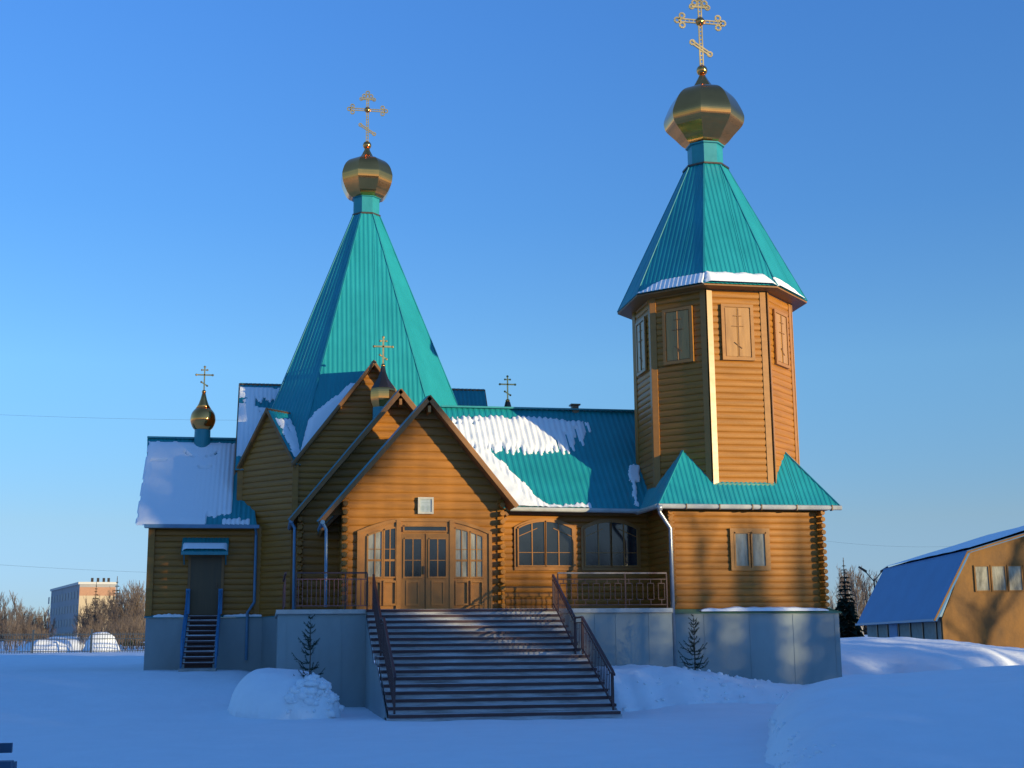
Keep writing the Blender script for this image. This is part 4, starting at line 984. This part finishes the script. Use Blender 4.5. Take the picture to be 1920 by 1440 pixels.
broof([bp(2*HWD+.1,-.35,3.0), bp(2*HWD+.1,20.4,3.0), bp(2*HWD-2.2,20.4,7.12), bp(2*HWD-2.2,-.35,7.12)], gd+V((0,0,.3)))
broof([bp(2*HWD-2.15,-.35,7.14), bp(2*HWD-2.15,20.4,7.14), bp(HWD,20.4,9.72), bp(HWD,-.35,9.72)], gd*.2+V((0,0,1)))
mb = MB(); mb.bar(bp(-.12,-.35,3.0), bp(-.12,20.4,3.0), .14, .14); mb.build('gutter', PIPEB, r1)
mb = MB(); mb.bar(bp(-.1,-.37,2.96), bp(2.2,-.37,7.08), .04, .1); mb.bar(bp(2.2,-.37,7.06), bp(HWD,-.37,9.66), .04, .1); mb.build('barge_board', BARNW, r1)
o_ = bp(2.2,-.3,7.15); vb = (bp(HWD,-.3,9.72)-o_).normalized(); nb_ = ax.cross(vb); nb_ = nb_ if nb_.z > 0 else -nb_
snow_patch('roof_snow', o_, ax, vb, nb_, (0,20.5), (.15,9.0), lambda u, v: .12+.03*nz(u*.4,v*.4) if v < 8.9-.3*nz(u*.3,1) else -1, 'even snow on the shallow upper roof of the barn', .5, .4)
for k in range(7):
    s = 2.75+k*1.0; mb = MB(); z0_, z1_ = 4.75, 6.2
    for a, b, c, d in ((s-.08,s+.0,z0_-.08,z1_+.08),(s+.78,s+.86,z0_-.08,z1_+.08),(s,s+.78,z0_-.08,z0_),(s,s+.78,z1_,z1_+.08)):
        mb.prism([bp(a,.24,c), bp(b,.24,c), bp(b,.24,d), bp(a,.24,d)], -ax*.06)
    w_ = mb.build('window', BARNW, barn)
    mb = MB(); mb.prism([bp(s,.235,z0_), bp(s+.78,.235,z0_), bp(s+.78,.235,z1_), bp(s,.235,z1_)], -ax*.01); mb.build('pane', REFL, w_)
# street lamp
lx, ly = px_x(1641,100), 100
lm = thing('street_lamp', (lx, ly, 1.2), 'double armed street lamp rising behind the barn roof', 'street lamp')
mb = MB(); mb.tube([(lx,ly,.8),(lx,ly,6.6)], [.09,.06], 8); mb.build('pole', DARKM, lm)
for s in (-1,1):
    mb = MB(); mb.tube([(lx,ly,6.4),(lx+s*.75,ly,7.25)], .04, 6); ar = mb.build('arm', DARKM, lm)
    mb = MB(); mb.prism([(lx+s*.62,ly-.1,7.08),(lx+s*1.25,ly-.1,7.5),(lx+s*1.2,ly-.1,7.6),(lx+s*.6,ly-.1,7.26)], (0,.2,0)); mb.build('lamp_head', DARKM, ar)
# power cables
def cable(p, q, sag, label):
    mb = MB(); pts = [V(p).lerp(V(q), i/16)-V((0,0,sag*4*(i/16)*(1-i/16))) for i in range(17)]
    tag(mb.tube(pts, .007, 5).build('power_cable', FENCEM), label, 'cable', 'power cables')
def at(px, py, Y):
    d = fw + rt2*((px-960)/2500) + up2*((720-py)/2500); t = Y/d.y; return V((d.x*t, Y, d.z*t+EYE))
cable(at(-250,1040,100), at(700,1075,130), .6, 'thin power cable low in the sky left of the church, above the apartment block')
cable(at(-300,762,110), at(760,785,110), .5, 'faint upper power cable in the sky left of the church')
cable(at(1450,1000,120), at(1900,1015,130), .9, 'thin power cable between the bell tower and the barn')
# blue bench at the left edge
bn = thing('bench', (-2.9,12.2,0), 'blue painted bench end at the lower left edge', 'bench'); BB = material('bench_paint', (.012,.07,.14), .5, var=.2)
mb = MB(); mb.box(-3.8,-2.03,11.9,12.05,.78,.92); mb.box(-3.8,-2.03,12.07,12.2,.80,.90); mb.build('seat', BB, bn)
mb = MB(); mb.box(-3.8,-2.09,12.25,12.3,.965,1.045); mb.build('backrest', BB, bn)
for x in (-3.5,-2.35): mb = MB(); mb.box(x-.05,x+.05,11.95,12.2,-.1,.78); mb.box(x-.04,x+.04,12.2,12.25,.4,1.0); mb.build('leg', BB, bn)

# ------------------------------------------------------------------ wood behind the camera: its shade lies over the yard
rg = random.Random(77); mb = MB()
perp = V((math.cos(SUN_AZ), math.sin(SUN_AZ), 0)); tos = V((math.sin(SUN_AZ), -math.cos(SUN_AZ), 0)); C0 = V((10,41,0))
def shade_tree(s, d, h, r=1.3, dense=1.0):
    b = C0+perp*s+tos*d; b.z = ground_z(b.x, b.y)-.3; spruce_mb(mb, mb, rg, h, r, b, dense)
WOODH = 10.9
s = -75
while s < 8.5:
    for row in range(3):
        hh = WOODH+rg.uniform(-.7,.6)-row*.5
        shade_tree(s+rg.uniform(-.4,.4)+row*.4, 64+row*2.2+rg.uniform(-.5,.5), hh, 1.35)
    s += .62
s = -15  # taller trees added out of view to shade the altar wing
while s < -6.3:
    for row in range(2): shade_tree(s+rg.uniform(-.15,.15), 71+row*2.2, rg.uniform(17,19), 1.1)
    s += .7
for sx, bz in ((-5.3,11.6),(-4.9,12.2),(-4.5,12.8),(-4.1,13.4),(-3.7,14.0),(-3.3,14.7),(-2.5,15.7),(-2.1,15.9)):                                # unseen pines added to shade the wing roof, crowns above the porch roof's line
    b = C0+perp*sx+tos*68; b.z = bz-.3; spruce_mb(mb, mb, rg, 7.0, .62, b, 1.5); mb.tube([V((b.x,b.y,-.2)), V((b.x,b.y,bz+.5))], [.06,.04], 5)
for sx, r in ((-6.05,.85),(-5.75,.6),(-5.5,.5)):  # narrow unseen trees put in to keep sun off the wing's front wall
    for row in range(2): shade_tree(sx, 71+row*2.0, 18, r, 2.0)

s = 8.0
while s < 22:
    for row in range(3): shade_tree(s+rg.uniform(-.4,.4), 64+row*2.2, rg.uniform(9.6,10.8)-row*.5, 1.7)
    s += 1.0
s = 23
while s < 60:
    for row in range(2): shade_tree(s+rg.uniform(-.4,.4), 66+row*2.2, rg.uniform(7.2,8.2) if s < 33 else rg.uniform(5.2,6.4), 1.5)
    s += 1.5
for sx, d in ((2.2,50),):
    b = C0+perp*sx+tos*d; bare_tree_mb(mb, mb, rg, 9.6, .45, V((b.x,b.y,-.2)), .16, 1)
for k in range(7):
    b = V((44,75,0))+perp*(-3+k*2.6+rg.uniform(-.6,.6))+tos*rg.uniform(24,40); bare_tree_mb(mb, mb, rg, rg.uniform(9,13), .7, V((b.x,b.y,0)), .24, 2, tw=.03)
tag(mb.build('wood', SPRN), 'dark evergreen wood on the near side of the yard, with tall trees added to shade the church', 'wood', kind='stuff')
